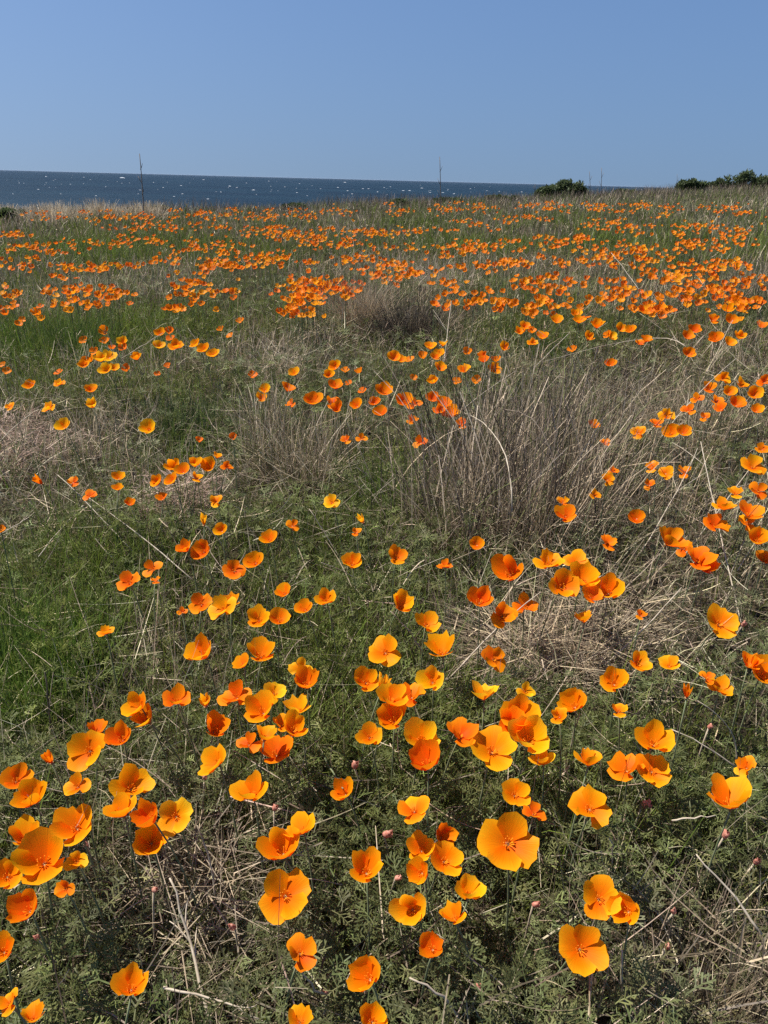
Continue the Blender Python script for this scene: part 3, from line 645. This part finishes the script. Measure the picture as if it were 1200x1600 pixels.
# ------------------------------------------------------------------ poppies
NU, NV = 5, 8
FORMS = {   # angle of the petal from the flower's axis at claw and rim (degrees), half width (degrees), name for labels
    'o': ([62, 66, 60, 66], [52, 74, 46, 78], 52, 'wide open'),
    'b': ([58, 62, 54, 60], [10, 24, 4, 28], 58, 'bowl shaped'),
    'c': ([66, 64, 66, 64], [4, 14, 4, 12], 58, 'deep cup shaped'),
    'h': ([60, 66, 62, 62], [14, 66, 24, 76], 56, 'lopsided half open'),
    's': ([56, 60, 56, 62], [12, 40, 20, 50], 55, 'upright fan shaped'),
    'k': ([30, 26, 30, 26], [-6, 0, -8, 2], 50, 'furled'),
    'm': ([64, 66, 62, 64], [34, 42, 30, 40], 60, 'round shallow'),
    'r': ([60, 74, 56, 70], [20, 88, 40, 98], 48, 'ragged drooping'),
}
def petal_mesh(a0, a1, half, seed, outer):
    rg = random.Random(seed); v = []; uvs = []
    ph = rg.uniform(0, 6.28); amp = rg.uniform(.035, .11) * (.5 if half == 60 else 1); notch = rg.choice((0, .05, .09, .13)); hw = R(half * rg.uniform(.9, 1.06)); skew = rg.uniform(-.07, .07)
    prof = [(0.03, 0.0)]
    for i in range(NU):
        al = R(a0 + (a1 - a0) * ((i + .5) / NU) ** .9) ; st = 1.0 / NU
        prof.append((prof[-1][0] + math.sin(al) * st, prof[-1][1] + math.cos(al) * st))
    def P(s, az):
        x = s * NU; i = min(int(x), NU - 1); fr = x - i
        r = prof[i][0] + (prof[i + 1][0] - prof[i][0]) * fr; z = prof[i][1] + (prof[i + 1][1] - prof[i][1]) * fr
        return r, z
    for i in range(NU + 1):
        u = i / NU
        for j in range(NV + 1):
            w = -1 + 2 * j / NV
            s = u * (1 - .30 * abs(w) ** 2.6 * u + skew * w * u - notch * math.exp(-(w / .35) ** 2) * u ** 3 + amp * .7 * math.sin(3.1 * w + ph) * u ** 2 + amp * .3 * math.sin(11 * w + ph * 2.3) * u ** 3)
            s = max(0, min(s, 1))
            r, z = P(s, 0)
            az = hw * w
            ruf = (amp * math.sin(4.4 * w + ph * 1.7) + amp * .55 * math.sin(10 * w + ph)) * u ** 2
            r += (.02 if outer else -.015) * (0.3 + u) + ruf * .6; z += ruf * .8
            flat = 1 - .10 * w * w * u                      # petals are flatter than a true bowl
            v.append((r * math.cos(az) * flat, r * math.sin(az), z)); uvs.append((u, (w + 1) / 2))
    n = NV + 1
    f = [(i * n + j, (i + 1) * n + j, (i + 1) * n + j + 1, i * n + j + 1) for i in range(NU) for j in range(NV)]
    return v, f, uvs
def make_petal(form, var, k, hue):
    a0, a1, half, _ = FORMS[form]; rg = random.Random(hash((form == 'o', var)) % 999 + ord(form) * 7 + var * 131)
    jit = [rg.uniform(-16, 16) for _ in range(4)]
    if form in 'kscb': jit = [j * .6 for j in jit]
    if form == 'm': jit = [j * .35 for j in jit]
    if form in 'bh': jit = [j + (-6, 4, 14, 26)[var] for j in jit]
    v, f, uvs = petal_mesh(a0[k], a1[k] + jit[k], half, ord(form) * 100 + var * 10 + k, k % 2 == 0)
    me = py_mesh('petal', v, f, M['petal_' + hue])
    ul = me.uv_layers.new(name='UVMap')
    for p in me.polygons:
        for li in p.loop_indices: ul.data[li].uv = uvs[me.loops[li].vertex_index]
    return me, max(math.hypot(x, y) for x, y, z in v)
PC = {}
def petals(form, var, hue):
    key = (form, var, hue)
    if key not in PC:
        ms = [make_petal(form, var, k, hue) for k in range(4)]
        PC[key] = ([m for m, _ in ms], max(max(r for _, r in ms), .42))
    return PC[key]
def stamen_mesh():
    vs, fs = [], []
    for i in range(11):
        a = i * 2.4; rr = .03 + .05 * (i % 3) / 2
        e = Vector((math.cos(a) * (rr + .10), math.sin(a) * (rr + .10), .17 + .05 * (i % 2)))
        v, f = tube([Vector((math.cos(a) * rr, math.sin(a) * rr, .01)), e], [.014, .022], 3)
        o_ = len(vs); vs += v; fs += [tuple(q + o_ for q in ff) for ff in f]
    return py_mesh('stamens', vs, fs, M['stamen'], False)
STAMEN = stamen_mesh()
def receptacle_mesh():
    prof = [(.035, -.16), (.05, -.10), (.09, -.02), (.13, .0), (.09, .015), (.03, .02)]; n = 7; vs = []; fs = []
    for r, z in prof: vs += [(r * math.cos(2 * math.pi * k / n), r * math.sin(2 * math.pi * k / n), z) for k in range(n)]
    fs = [(i * n + k, i * n + (k + 1) % n, (i + 1) * n + (k + 1) % n, (i + 1) * n + k) for i in range(len(prof) - 1) for k in range(n)]
    fs.append(tuple(5 * n + k for k in range(n)))
    return py_mesh('receptacle', vs, fs, M['receptacle'])
RECEP = receptacle_mesh()
HUE = {'n': 'orange', 'a': 'golden yellow', 'd': 'deep red orange'}
def poppy(px, py, w, form, hue, label, group, tilt=None, full=True, hgt=None):
    h = hgt if hgt else random.uniform(.25, .32)
    head, t = at(px, py, h)
    diam = min(.092, max(.022, w * t / F))
    ms, rm = petals(form, random.randrange(4), hue)
    s = diam / (2 * rm)
    # the flower's axis: up, leaning towards the viewer and the sun by its form
    lean = Vector((random.gauss(-.10, .22), random.gauss(-.30 - .25 * min(1, max(0, (1000 - py) / 300)), .17), 1)) if tilt is None else Vector((tilt[0], tilt[1], 1))
    ax = lean.normalized()
    head = head - ax * s * .35                                       # the pixel names the middle of the bloom, not its foot
    back = Vector((-ax.x, -ax.y, 0)) * .08
    bx, by = head.x + back.x + random.uniform(-.03, .03), head.y + back.y + random.uniform(-.03, .03)
    base = Vector((bx, by, T(bx, by)))
    root = bpy.data.objects.new('poppy', None); col.objects.link(root); root.location = base; root.empty_display_size = .03
    tag(root, label, 'poppy', group)
    q = ax.to_track_quat('Z', 'Y') @ Quaternion((0, 0, 1), random.uniform(0, 6.28))
    rel = head - base
    for k, me in enumerate(ms):
        o = link('petal', me, root, rel); o.rotation_mode = 'QUATERNION'; o.rotation_quaternion = q @ Quaternion((0, 0, 1), math.pi / 2 * k); o.scale = (s, s, s)
    if full:
        o = link('stamens', STAMEN, root, rel + ax * s * .02); o.rotation_mode = 'QUATERNION'; o.rotation_quaternion = q; o.scale = (s, s, s)
    o = link('receptacle', RECEP, root, rel); o.rotation_mode = 'QUATERNION'; o.rotation_quaternion = q; o.scale = (s, s, s)
    foot = rel - ax * s * .14
    C = bezier(Vector((0, 0, -.02)), Vector((foot.x * .2, foot.y * .2, foot.z * .6)) , foot, 6)
    v, f = tube(C, [.0019, .0018, .0017, .0015, .0014, .0013], 5)
    link('stem', py_mesh('stem', v, f, M['stem']), root)
    return root

# every bloom that can be read off the photograph: pixel, width, form, hue
BLOOMS = """
205 1540 60 s n|40 1420 52 c d|3 1485 46 b n|12 1566 40 h n|52 1587 46 s n|10 1368 48 b n|40 1305 62 s n|65 1342 80 b n|118 1345 36 h a|115 1290 66 b n|100 1388 30 r d
235 1315 52 b n|273 1275 54 o a|232 1277 42 c d|190 1265 48 b n|207 1228 64 h n|50 1245 54 b n|25 1216 46 b d|118 1227 42 r n|135 1172 64 o n|152 1140 38 s d|188 1152 42 b d|213 1103 42 b n|226 1122 44 b n|78 1187 22 k d
276 1092 44 h d|320 1098 24 k a|336 1137 46 b d|334 1190 50 b n|367 1085 54 h d|387 1160 40 r d|392 1237 64 s n|430 1080 36 h a|465 1105 48 s a|408 1108 52 b n|460 1137 44 b n|415 1148 44 s n|430 1172 58 b d|440 1130 34 h n|479 1064 40 c d|470 1043 36 r a
572 1063 40 b n|597 1072 24 k a|612 1090 48 b n|642 1085 46 h d|614 1122 52 b n|577 1150 40 b n|658 1152 56 b a|665 1188 52 c d|600 1015 52 h n|690 1012 60 s n|673 1063 42 b a|667 973 40 b n|627 943 38 b n|755 1083 50 s a|773 1028 42 r d|720 1145 54 h d|770 1168 82 o n|812 1118 58 b n|800 1128 44 b d|826 1152 66 b a|848 1187 42 s a|806 1240 46 b n|823 1079 30 r a|835 1268 36 r d
538 1236 38 b n|645 1262 52 h n|470 1293 50 b n|440 1325 64 b n|445 1397 78 o n|470 1487 54 r d|572 1527 54 b n|573 1357 54 b n|657 1325 46 b n|693 1307 38 c d|697 1343 54 b n|656 1363 40 b n|642 1420 56 b a|733 1393 46 b a|708 1430 50 s n|675 1480 42 c d|470 1592 48 h n|582 1593 44 b n
795 1315 88 o n|938 1403 64 o n|977 1422 48 b n|910 1483 76 o n|921 1260 64 h n|1140 1247 86 s n|1165 1197 36 h n|1022 1157 56 b n|920 1187 46 s n|978 1198 56 h d|1020 1203 56 o n|960 1065 42 b n|1000 1035 36 b n|1046 1037 32 b a|895 1100 44 b n|873 1118 30 h n|967 1108 30 r n|1073 1083 20 k d|1125 1074 40 h n|1105 1057 26 r d|1172 1035 44 s d|1193 1052 52 b n|1127 972 56 o n|912 965 36 s n|1003 960 20 r d
795 892 52 b d|750 937 40 b d|787 960 46 h d|822 945 40 r d|857 877 46 h n|900 875 38 h n|910 903 48 b n|880 915 50 b n|925 930 36 b d|950 922 48 b n|745 850 22 b d|620 868 32 b d|550 878 32 b n|695 882 24 h d|509 936 32 b n|475 950 28 b n|443 924 28 b n|437 966 32 b n|404 965 38 b n|345 950 50 h a|360 940 40 s n|313 942 36 o d|397 877 32 b n|365 890 34 h d|315 860 32 b d|289 856 26 b d|345 828 22 b n|318 815 17 k a|420 841 28 b n|200 907 36 o d|237 887 32 r d|242 905 20 r d|408 1019 46 b n|378 1036 30 b n|315 1019 48 b n|165 986 26 h n|517 783 26 h a|557 830 18 r d|565 813 16 k a|457 820 22 r d|285 955 16 r d
98 665 24 b a|231 668 28 b a|142 608 21 b n|144 632 17 c a|46 602 20 b n|75 636 23 h n|15 634 16 h n|92 598 18 h n|92 583 15 r d|62 752 16 k d|113 752 21 r d|140 773 22 h d|185 745 21 b n|184 762 18 b n|203 785 17 b d|245 752 21 b n|268 750 23 b n|270 728 24 b n|285 735 24 b n|305 724 22 b n|327 728 26 b n|340 712 18 s n|354 728 20 h d|308 745 22 h n|253 777 20 b d|337 782 24 h n|2 830 16 b n|310 690 13 k d|365 685 14 r a
883 803 34 b d|880 783 22 r n|930 772 22 r n|950 748 22 h n|958 735 18 r d|995 808 24 b d|950 846 32 h d|1048 843 46 b d|1070 855 30 r d|1092 872 50 h d|1105 885 34 b d|1120 818 40 h d|1132 790 34 h n|1172 800 40 b d|1168 815 30 r n|1185 842 34 b n|1178 726 38 h n|1185 765 30 r d|1195 872 30 b d|1150 768 26 r n|1040 738 24 h n|1020 728 26 h n|1070 735 26 r d|1015 756 20 r d|945 690 18 r d|928 664 20 b d|998 674 24 h n|1048 675 26 b n|1042 648 26 h n|1068 674 22 b n|1025 660 22 r d|1075 640 22 r d|1090 622 20 r d|1110 605 24 h d|1130 590 24 h n|1152 630 24 b d|1160 600 24 h n|1180 615 24 b n|1126 637 22 b d|1195 595 24 h d|1140 612 22 b n|1120 625 22 h d|1102 650 18 r d|1183 640 20 b n|1192 700 22 h d
600 610 28 b d|594 644 22 b d|585 628 18 b d|557 632 22 b n|490 625 30 b d|520 628 28 h d|527 638 22 b d|524 602 24 b d|523 572 20 b n|514 585 18 b n|540 580 14 b n|545 600 14 k a|450 606 22 b d|453 630 18 r d|460 582 19 b a|414 608 19 b a|408 621 18 b n|567 612 16 k a|562 583 14 b n|676 622 22 b d|693 630 26 b d|703 645 30 b n|688 640 24 h d|722 660 20 r d|632 626 28 b d|648 630 24 r d|656 690 24 r d|645 655 20 r d|540 686 18 r d|565 684 18 r d|615 558 20 b n|627 562 18 b n|641 563 16 b n|660 560 16 b n|672 541 19 b n|692 537 18 s n|680 557 18 b n|686 552 18 b n|688 574 20 b n|676 595 18 b n|726 577 22 b n|730 553 16 b n|754 555 18 h d|756 562 18 b d|774 575 22 h n|745 595 16 b n|714 597 16 b n|788 543 18 b n|775 565 16 b n|645 592 14 h n
165 577 22 b a|178 575 18 b a|200 578 15 b a|170 556 24 o a|150 550 16 b n|157 560 20 b a|135 565 16 h n|130 570 18 b n|143 565 16 b n|164 535 16 b n|175 545 14 b a|192 545 16 b a|191 533 17 b a|213 558 17 b n|248 540 20 b a|250 520 18 b n|265 520 16 h a|275 540 24 h n|268 530 16 b a|305 537 18 b n|318 545 20 b n|333 553 20 b a|164 519 16 b n|131 533 14 h n|246 585 12 b a|262 573 12 b a|394 587 16 b a|360 525 13 b n|375 502 14 b n|345 515 12 b n|30 508 14 b n|35 500 12 h n|5 570 12 b n|12 580 14 b n
847 525 20 b n|870 500 22 b n|820 510 20 b n|813 518 18 b n|830 520 16 b n|832 535 18 h n|900 490 24 b n|905 500 22 b n|933 507 24 b n|955 525 18 b a|917 497 16 b a|950 525 16 b n|920 527 18 b n|895 548 16 b n|954 568 18 b d|1007 485 24 b d|1033 482 18 b n|1045 487 16 b n|970 513 18 b n|985 515 18 b n|1010 530 18 b d|1000 535 18 h d|1075 525 20 b d|1085 515 20 b d|1076 552 20 b d|1118 528 26 b d|1140 535 20 b n|1156 525 18 b n|1143 500 24 b d|1138 483 22 b n|1115 498 20 h d|1190 508 18 b d|1147 470 18 b d|1125 460 20 h d|1030 465 16 b n|1038 440 16 b n
"""
PLACES = [   # what stands beside the bloom, named by things one can find
    (60, 1330, 'in the crowded clump beside the shaded hollow'), (25, 1420, 'under the crowded clump beside the shaded hollow'), (30, 1570, 'at the foot of the crowded clump side'), (205, 1540, 'standing alone by the straw tangle'),
    (235, 1275, 'in the bunch above the fallen straw tangle'), (40, 1230, 'in the pair below the bright green grass'), (150, 1160, 'in the group beside the bright green grass'), (225, 1110, 'behind the group by bright green grass'),
    (320, 1130, 'beside the dense knot'), (392, 1237, 'just below the dense knot'), (430, 1130, 'in the dense knot of tangled blooms'), (475, 1050, 'behind the dense knot of tangled blooms'),
    (605, 1100, 'in the tight column of blooms in green grass'), (665, 1170, 'below the tight column of blooms'), (690, 1010, 'behind the tight column of blooms'), (800, 1150, 'in the biggest clump before the straw heap'), (755, 1080, 'beside the straw heap above the biggest clump'), (815, 1245, 'shaded under the biggest clump'),
    (538, 1236, 'alone on the bent olive stem'), (645, 1262, 'alone under the tight column of blooms'), (455, 1310, 'in the overlapping pair below the dense knot'), (445, 1397, 'below the overlapping pair'), (470, 1487, 'over the short pale twig'), (572, 1527, 'by the curved olive stalk'), (573, 1357, 'alone beside the group of four'), (675, 1335, 'in the group of four'), (690, 1425, 'below the group of four'), (525, 1592, 'at the meadow edge below the others'),
    (795, 1315, 'alone below the biggest clump'), (950, 1410, 'in the touching pair above another open bloom'), (910, 1483, 'below the touching pair'), (921, 1260, 'beyond the biggest clump'), (1145, 1240, 'by the curved thin stalk'), (990, 1185, 'in the loose row under the straw heap'), (900, 1105, 'on the edge of the straw heap'), (1010, 1045, 'beside the straw mat in a short row'), (1130, 1070, 'by the small ragged blooms beside grass'), (1185, 1045, 'in the pair beyond the small ragged blooms'), (1127, 972, 'by the tall dry stem'),
    (790, 930, 'behind the pale slanting stalk'), (900, 900, 'in the row at the foot of the thicket'), (912, 965, 'standing in the tangled straw'), (620, 870, 'in green grass before the thicket'), (640, 955, 'in green grass between straw and thicket'), (470, 945, 'in the scattered line over green grass'), (340, 945, 'in the touching row with shadow stripes'), (375, 880, 'beside the bleached bent stem'), (305, 855, 'in the pair by the bleached stem'), (215, 900, 'at the end of the long straw stalks'), (400, 1025, 'in the trio over short grass'), (165, 986, 'alone over the bright green grass'), (530, 810, 'below the pale grass tufts'),
    (98, 665, 'alone above the reddish bare patch'), (231, 668, 'beside the dark green leafy mound'), (140, 620, 'in the small pair above the leafy mound'), (55, 610, 'in the sparse group below the tall green stand'), (140, 760, 'scattered past the long straw stalks'), (300, 735, 'in the long crowded row'), (255, 777, 'under the long crowded row'),
    (885, 795, 'beside the thicket end'), (945, 755, 'in dead stems behind the thicket end'), (1075, 860, 'in the red orange pair among twigs'), (1150, 805, 'in the ragged group among twigs'), (1040, 740, 'veiled by twigs and dead grass'), (1040, 665, 'in the bright knot behind the twiggy grass'), (1140, 615, 'in the big ragged drift behind twigs'), (1180, 730, 'over the ragged group among twigs'),
    (510, 610, 'in the knot above the pale tufts'), (590, 625, 'beside the red orange knot'), (440, 605, 'at the pale straw tuft'), (690, 635, 'in the knot at the top of the thicket'), (650, 670, 'veiled by the thicket top'), (550, 685, 'veiled in the pale tufts'), (660, 560, 'in the bunch below the dark hollow'), (745, 565, 'between the dark hollow and the thicket'),
    (165, 555, 'in the yellow group beside the green stand'), (265, 535, 'in the second yellow group beyond'), (320, 545, 'in the short slanting row'), (370, 510, 'scattered beyond the slanting row'), (30, 510, 'in the tall green stand'), (850, 520, 'over the green grass in the far row'), (940, 510, 'in the far row by curved straw'), (1010, 495, 'in the far twiggy row'), (1120, 510, 'in the far drift by bent stalk'), (1135, 470, 'at the back of the far drift'),
]
def build_poppies():
    rows = []
    for line in BLOOMS.strip().splitlines():
        for it in line.split('|'):
            a = it.split()
            if len(a) == 5:
                small_round = a[3] == 'b' and float(a[2]) < 34 and (int(a[0]) * 7 + int(a[1])) % 10 < 7
                rows.append((float(a[0]), float(a[1]), float(a[2]), 'm' if small_round else a[3], a[4]))
    rows.sort(key=lambda r: -r[2])
    things, rest = rows[:300], rows[300:]
    made = []
    for px, py, w, form, hue in things:
        pl = min(PLACES, key=lambda p: (p[0] - px) ** 2 + ((p[1] - py) * 1.3) ** 2)[2]
        size = 'large ' if w > 0 and at(px, py, .28)[1] * w / F > .060 else ('small ' if at(px, py, .28)[1] * w / F < .040 else '')
        lab = f"{size}{FORMS[form][3]} {HUE[hue]} poppy {pl}"
        made.append([px, py, w, form, hue, lab, at(px, py, .28)[1] * w])
    sets = {}
    for m in made: sets.setdefault(m[5], []).append(m)
    for ms in sets.values():                                        # two or three that differ in size say so
        if not 1 < len(ms) < 4: continue
        ms.sort(key=lambda m: -m[6])
        if all(a[6] > 1.07 * b[6] for a, b in zip(ms, ms[1:])):
            for m, wd in zip(ms, ('larger', 'smaller') if len(ms) == 2 else ('largest', 'middle sized', 'smallest')):
                m[5] = wd + ' ' + m[5].replace('large ', '').replace('small ', '', 1)
    for px, py, w, form, hue, lab, _ in made:
        face = None
        if form == 'o': face = (random.gauss(0, .12), random.gauss(-.55, .12))
        if form == 's': face = (random.gauss(-.05, .15), random.gauss(.05, .12))
        poppy(px, py, w * (1.14 if form not in 'ks' else 1.08), form, hue, lab, 'poppies: ' + lab, face, full=w > 24)
    return rest, len(rows)
REST, NB = build_poppies()

# the far drifts: past the 300 largest, nobody could pick the blooms apart
DRIFT = """
190 340 110 6 70|450 338 160 8 80|680 330 90 6 50|980 326 220 8 130|1150 330 60 10 40|30 366 40 8 26|240 354 95 7 60|440 362 110 8 80|580 360 120 12 80|820 345 80 7 40|935 352 60 8 46|1100 358 100 10 70
50 388 60 8 30|260 384 160 12 100|495 378 70 8 40|720 388 44 8 30|890 378 110 10 70|1120 378 80 10 60|160 418 80 9 44|330 414 90 16 60|420 408 60 8 34|640 418 90 16 44|815 412 54 9 34|930 418 70 16 44|1050 420 70 18 50|1140 420 50 20 40
90 462 90 16 34|140 470 40 14 18|290 446 60 12 20|295 478 28 7 14|490 445 46 14 44|530 455 34 10 26|460 480 22 18 30|480 465 30 10 16|610 432 34 8 20|640 428 20 6 10|760 478 44 10 16|775 470 20 12 14|850 480 40 16 22|930 460 60 20 30|1000 470 46 16 20|1090 455 70 24 50|1160 470 34 24 24
30 420 40 20 20|560 400 80 14 40|760 380 60 14 30|350 460 50 12 14|700 455 40 14 12|1010 390 60 10 30|860 440 60 10 26|20 470 30 14 12|300 333 280 5 110|880 322 300 5 130|560 345 500 14 60|600 390 560 30 40|1000 440 200 40 24|200 450 180 40 14
"""
def build_drifts():
    P, S_, K = [], [], []
    for line in DRIFT.strip().splitlines():
        for it in line.split('|'):
            cx, cy, rx, ry, n = map(float, it.split())
            subs = [(cx + random.gauss(0, .55) * rx, cy + random.gauss(0, .6) * ry) for _ in range(max(2, int(n / 6)))]
            for _ in range(int(n * 1.35)):
                while True:
                    qx, qy = random.choice(subs); k_ = (qy - 262) / 150
                    px, py = qx + random.gauss(0, 13) * k_, qy + random.gauss(0, 3.6) * k_
                    if random.random() < .15: px, py = cx + random.gauss(0, .55) * rx, cy + random.gauss(0, .6) * ry
                    hz = 281 + (px - 600) * .026
                    if py > hz + 27 - max(0, px - 500) * .012: break
                P.append((px, py)); S_.append(None); K.append(random.random())
    for px, py, w, form, hue in REST: P.append((px, py)); S_.append(w); K.append({'n': .3, 'a': .8, 'd': .95}[hue])
    cols = [(0.90, 0.235, 0.004)] * 5 + [(0.92, 0.34, 0.008)] * 2 + [(0.86, 0.175, 0.006)] * 2
    V, Fq, Cc = [], [], []; stems = Bag(); n0 = 0; sb, sl, sa, sle = [], [], [], []
    for (px, py), w, k in zip(P, S_, K):
        head, t = at(px, py, random.uniform(.24, .36))
        if head.y > float(edge_y(head.x)) - .3: continue
        r = (w * t / F if w else random.uniform(.040, .060)) * .5; r = min(max(r, .012), .036)
        c = np.array(cols[int(k * 8.99)]) * random.uniform(.9, 1.06)
        ax = Vector((random.gauss(-.1, .25), random.gauss(-.65, .25), 1)).normalized(); q = ax.to_track_quat('Z', 'Y') @ Quaternion((0, 0, 1), random.uniform(0, 6.28))
        op = random.uniform(.35, .95)
        for pk in range(4):
            a = pk * math.pi / 2 + random.uniform(-.15, .15); rr = r * random.uniform(.85, 1.1); hh = r * 1.25 * (1 - op) + r * .25 + random.uniform(-.2, .2) * r
            L = [(0, 0, 0), (math.cos(a - .62) * rr * .55, math.sin(a - .62) * rr * .55, hh * .35), (math.cos(a) * rr * .6, math.sin(a) * rr * .6, hh * .22), (math.cos(a + .62) * rr * .55, math.sin(a + .62) * rr * .55, hh * .35),
                 (math.cos(a - .7) * rr * .92, math.sin(a - .7) * rr * .92, hh), (math.cos(a) * rr * 1.05, math.sin(a) * rr * 1.05, hh * .95), (math.cos(a + .7) * rr * .92, math.sin(a + .7) * rr * .92, hh)]
            for p in L: V.append(tuple(head + q @ Vector(p)))
            Fq += [(n0, n0 + 1, n0 + 2, n0 + 3), (n0 + 1, n0 + 4, n0 + 5, n0 + 2), (n0 + 2, n0 + 5, n0 + 6, n0 + 3)]; n0 += 7
            Cc += [c * .85, c * .95, c * .93, c * .95, c, c * 1.03, c]
        g = T(head.x, head.y); sb.append((head.x, head.y, g)); sl.append(head.z - g + .004)
    o = link('far_poppies', mesh_np('far_poppies', np.array(V), np.array(Fq), 4, M['leaf_petal'], np.array(Cc)))
    tag(o, 'drifts of countless small orange poppies reaching to the bluff edge', 'poppies', kind='stuff')
    n = len(sb); b = Bag()
    blades(b, np.array(sb), np.array(sl), np.full(n, .004), RNG.uniform(0, 6.28, n), np.zeros(n), np.zeros(n), np.tile(np.array([(.12, .15, .07)]), (n, 1)), 1, tip=.8)
    s_ = link('stems', b.mesh('stems', M['leaf']), o); s_['kind'] = 'stuff'
M['leaf_petal'] = leaf_mat('far_petal', .42, .5, .15, .06)
build_drifts()

# ------------------------------------------------------------------ withered pink buds
def bud(px, py, w, label, ang):
    head, t = at(px, py, random.uniform(.16, .20)); L = w * .85 * t / F
    base = Vector((head.x + random.uniform(-.03, .03), head.y + random.uniform(-.02, .04), 0)); base.z = T(base.x, base.y)
    root = bpy.data.objects.new('withered_bud', None); col.objects.link(root); root.location = base; tag(root, label, 'bud', 'withered pink buds')
    d = Vector((math.cos(ang) * .7, -.3, math.sin(ang) * .7 + .35)).normalized(); q = d.to_track_quat('Z', 'Y')
    rel = head - base; prof = [(.10, -.5), (.30, -.38), (.36, -.1), (.30, .15), (.36, .32), (.16, .5)]; n = 7; vs = []
    for i, (r, z) in enumerate(prof):
        for k in range(n):
            a = 2 * math.pi * k / n; rr = r * (1 + (.35 if i >= 4 else .12) * math.sin(2.5 * k + px)); vs.append(rel + q @ Vector((rr * math.cos(a), rr * math.sin(a), z + (.14 * math.sin(k * 2.2 + px) if i >= 4 else 0))) * L)
    fs = [(i * n + k, i * n + (k + 1) % n, (i + 1) * n + (k + 1) % n, (i + 1) * n + k) for i in range(5) for k in range(n)] + [tuple(range(n))[::-1]]
    link('bud', py_mesh('bud', vs, fs, M['pink']), root)
    v, f = tube(bezier(Vector((0, 0, -.01)), Vector((rel.x * .3, rel.y * .3, rel.z * .6)), rel - d * L * .45, 6), [.0016] * 6, 5)
    link('stem', py_mesh('stem', v, f, M['stem_dry']), root)
for px, py, w, lab, a in [(242, 1390, 14, 'withered pink bud above the straw tangle', .6), (363, 1448, 16, 'shredded pink bud over the straw tangle', 2.4), (92, 1277, 14, 'pink bud behind the crowded poppy clump', 1.2), (135, 1320, 12, 'pink bud tucked against the crowded poppy clump', 1.5), (1134, 1304, 18, 'pale pink striped bud below the large fan poppy', 1.4),
                          (837, 1413, 15, 'pink withered bud beside the touching pair of poppies', .5), (1053, 1424, 14, 'red pink bud by the touching pair of poppies', 1.9), (1043, 1479, 14, 'peach pink bud above the grey dead stems', 1.0), (1182, 1346, 15, 'tan bud by the long slanting stalk', 1.3), (430, 1262, 15, 'pink bud below the dense poppy knot', .9), (508, 1552, 15, 'ragged pink bud on the short pale twig', 2.0), (748, 1541, 14, 'red bud in the dark hollow', 1.6), (605, 1303, 20, 'long pink bud above the lone poppy', .4),
                          (1010, 1257, 20, 'long rust pink bud before the large fan poppy', .3), (555, 1195, 18, 'brown pink bud below the tight column of poppies', 1.1), (57, 1465, 14, 'dark red bud under the cup shaped poppy', 1.4), (320, 1215, 12, 'small red bud below the dense poppy knot', 1.2), (622, 1372, 14, 'orange bud between the lone poppy and the group of four', .2), (1162, 975, 12, 'pink bud beyond the four lobed poppy', 1.3), (1110, 1135, 12, 'pink bud by the curved thin stalk', 1.0)]:
    bud(px, py, w, lab, a)

# ------------------------------------------------------------------ sea air
def build_haze():
    x0, x1, y0, y1, z0, z1 = -61000, 61000, -400, 61000, SEA_Z - 4.5, 8.0
    vs = [(x, y, z) for z in (z0, z1) for y in (y0, y1) for x in (x0, x1)]
    fs = [(0, 2, 3, 1), (4, 5, 7, 6), (0, 1, 5, 4), (2, 6, 7, 3), (0, 4, 6, 2), (1, 3, 7, 5)]
    m, n, l, out = new_mat('haze')
    v = n.new('ShaderNodeVolumePrincipled'); v.inputs['Color'].default_value = (0.50, 0.60, 0.76, 1); v.inputs['Density'].default_value = 6e-6
    l.new(v.outputs[0], out.inputs['Volume'])
    o = link('haze', py_mesh('haze', vs, fs, m, False)); tag(o, 'thin sea haze softening the far horizon', 'haze', kind='stuff')
build_haze()
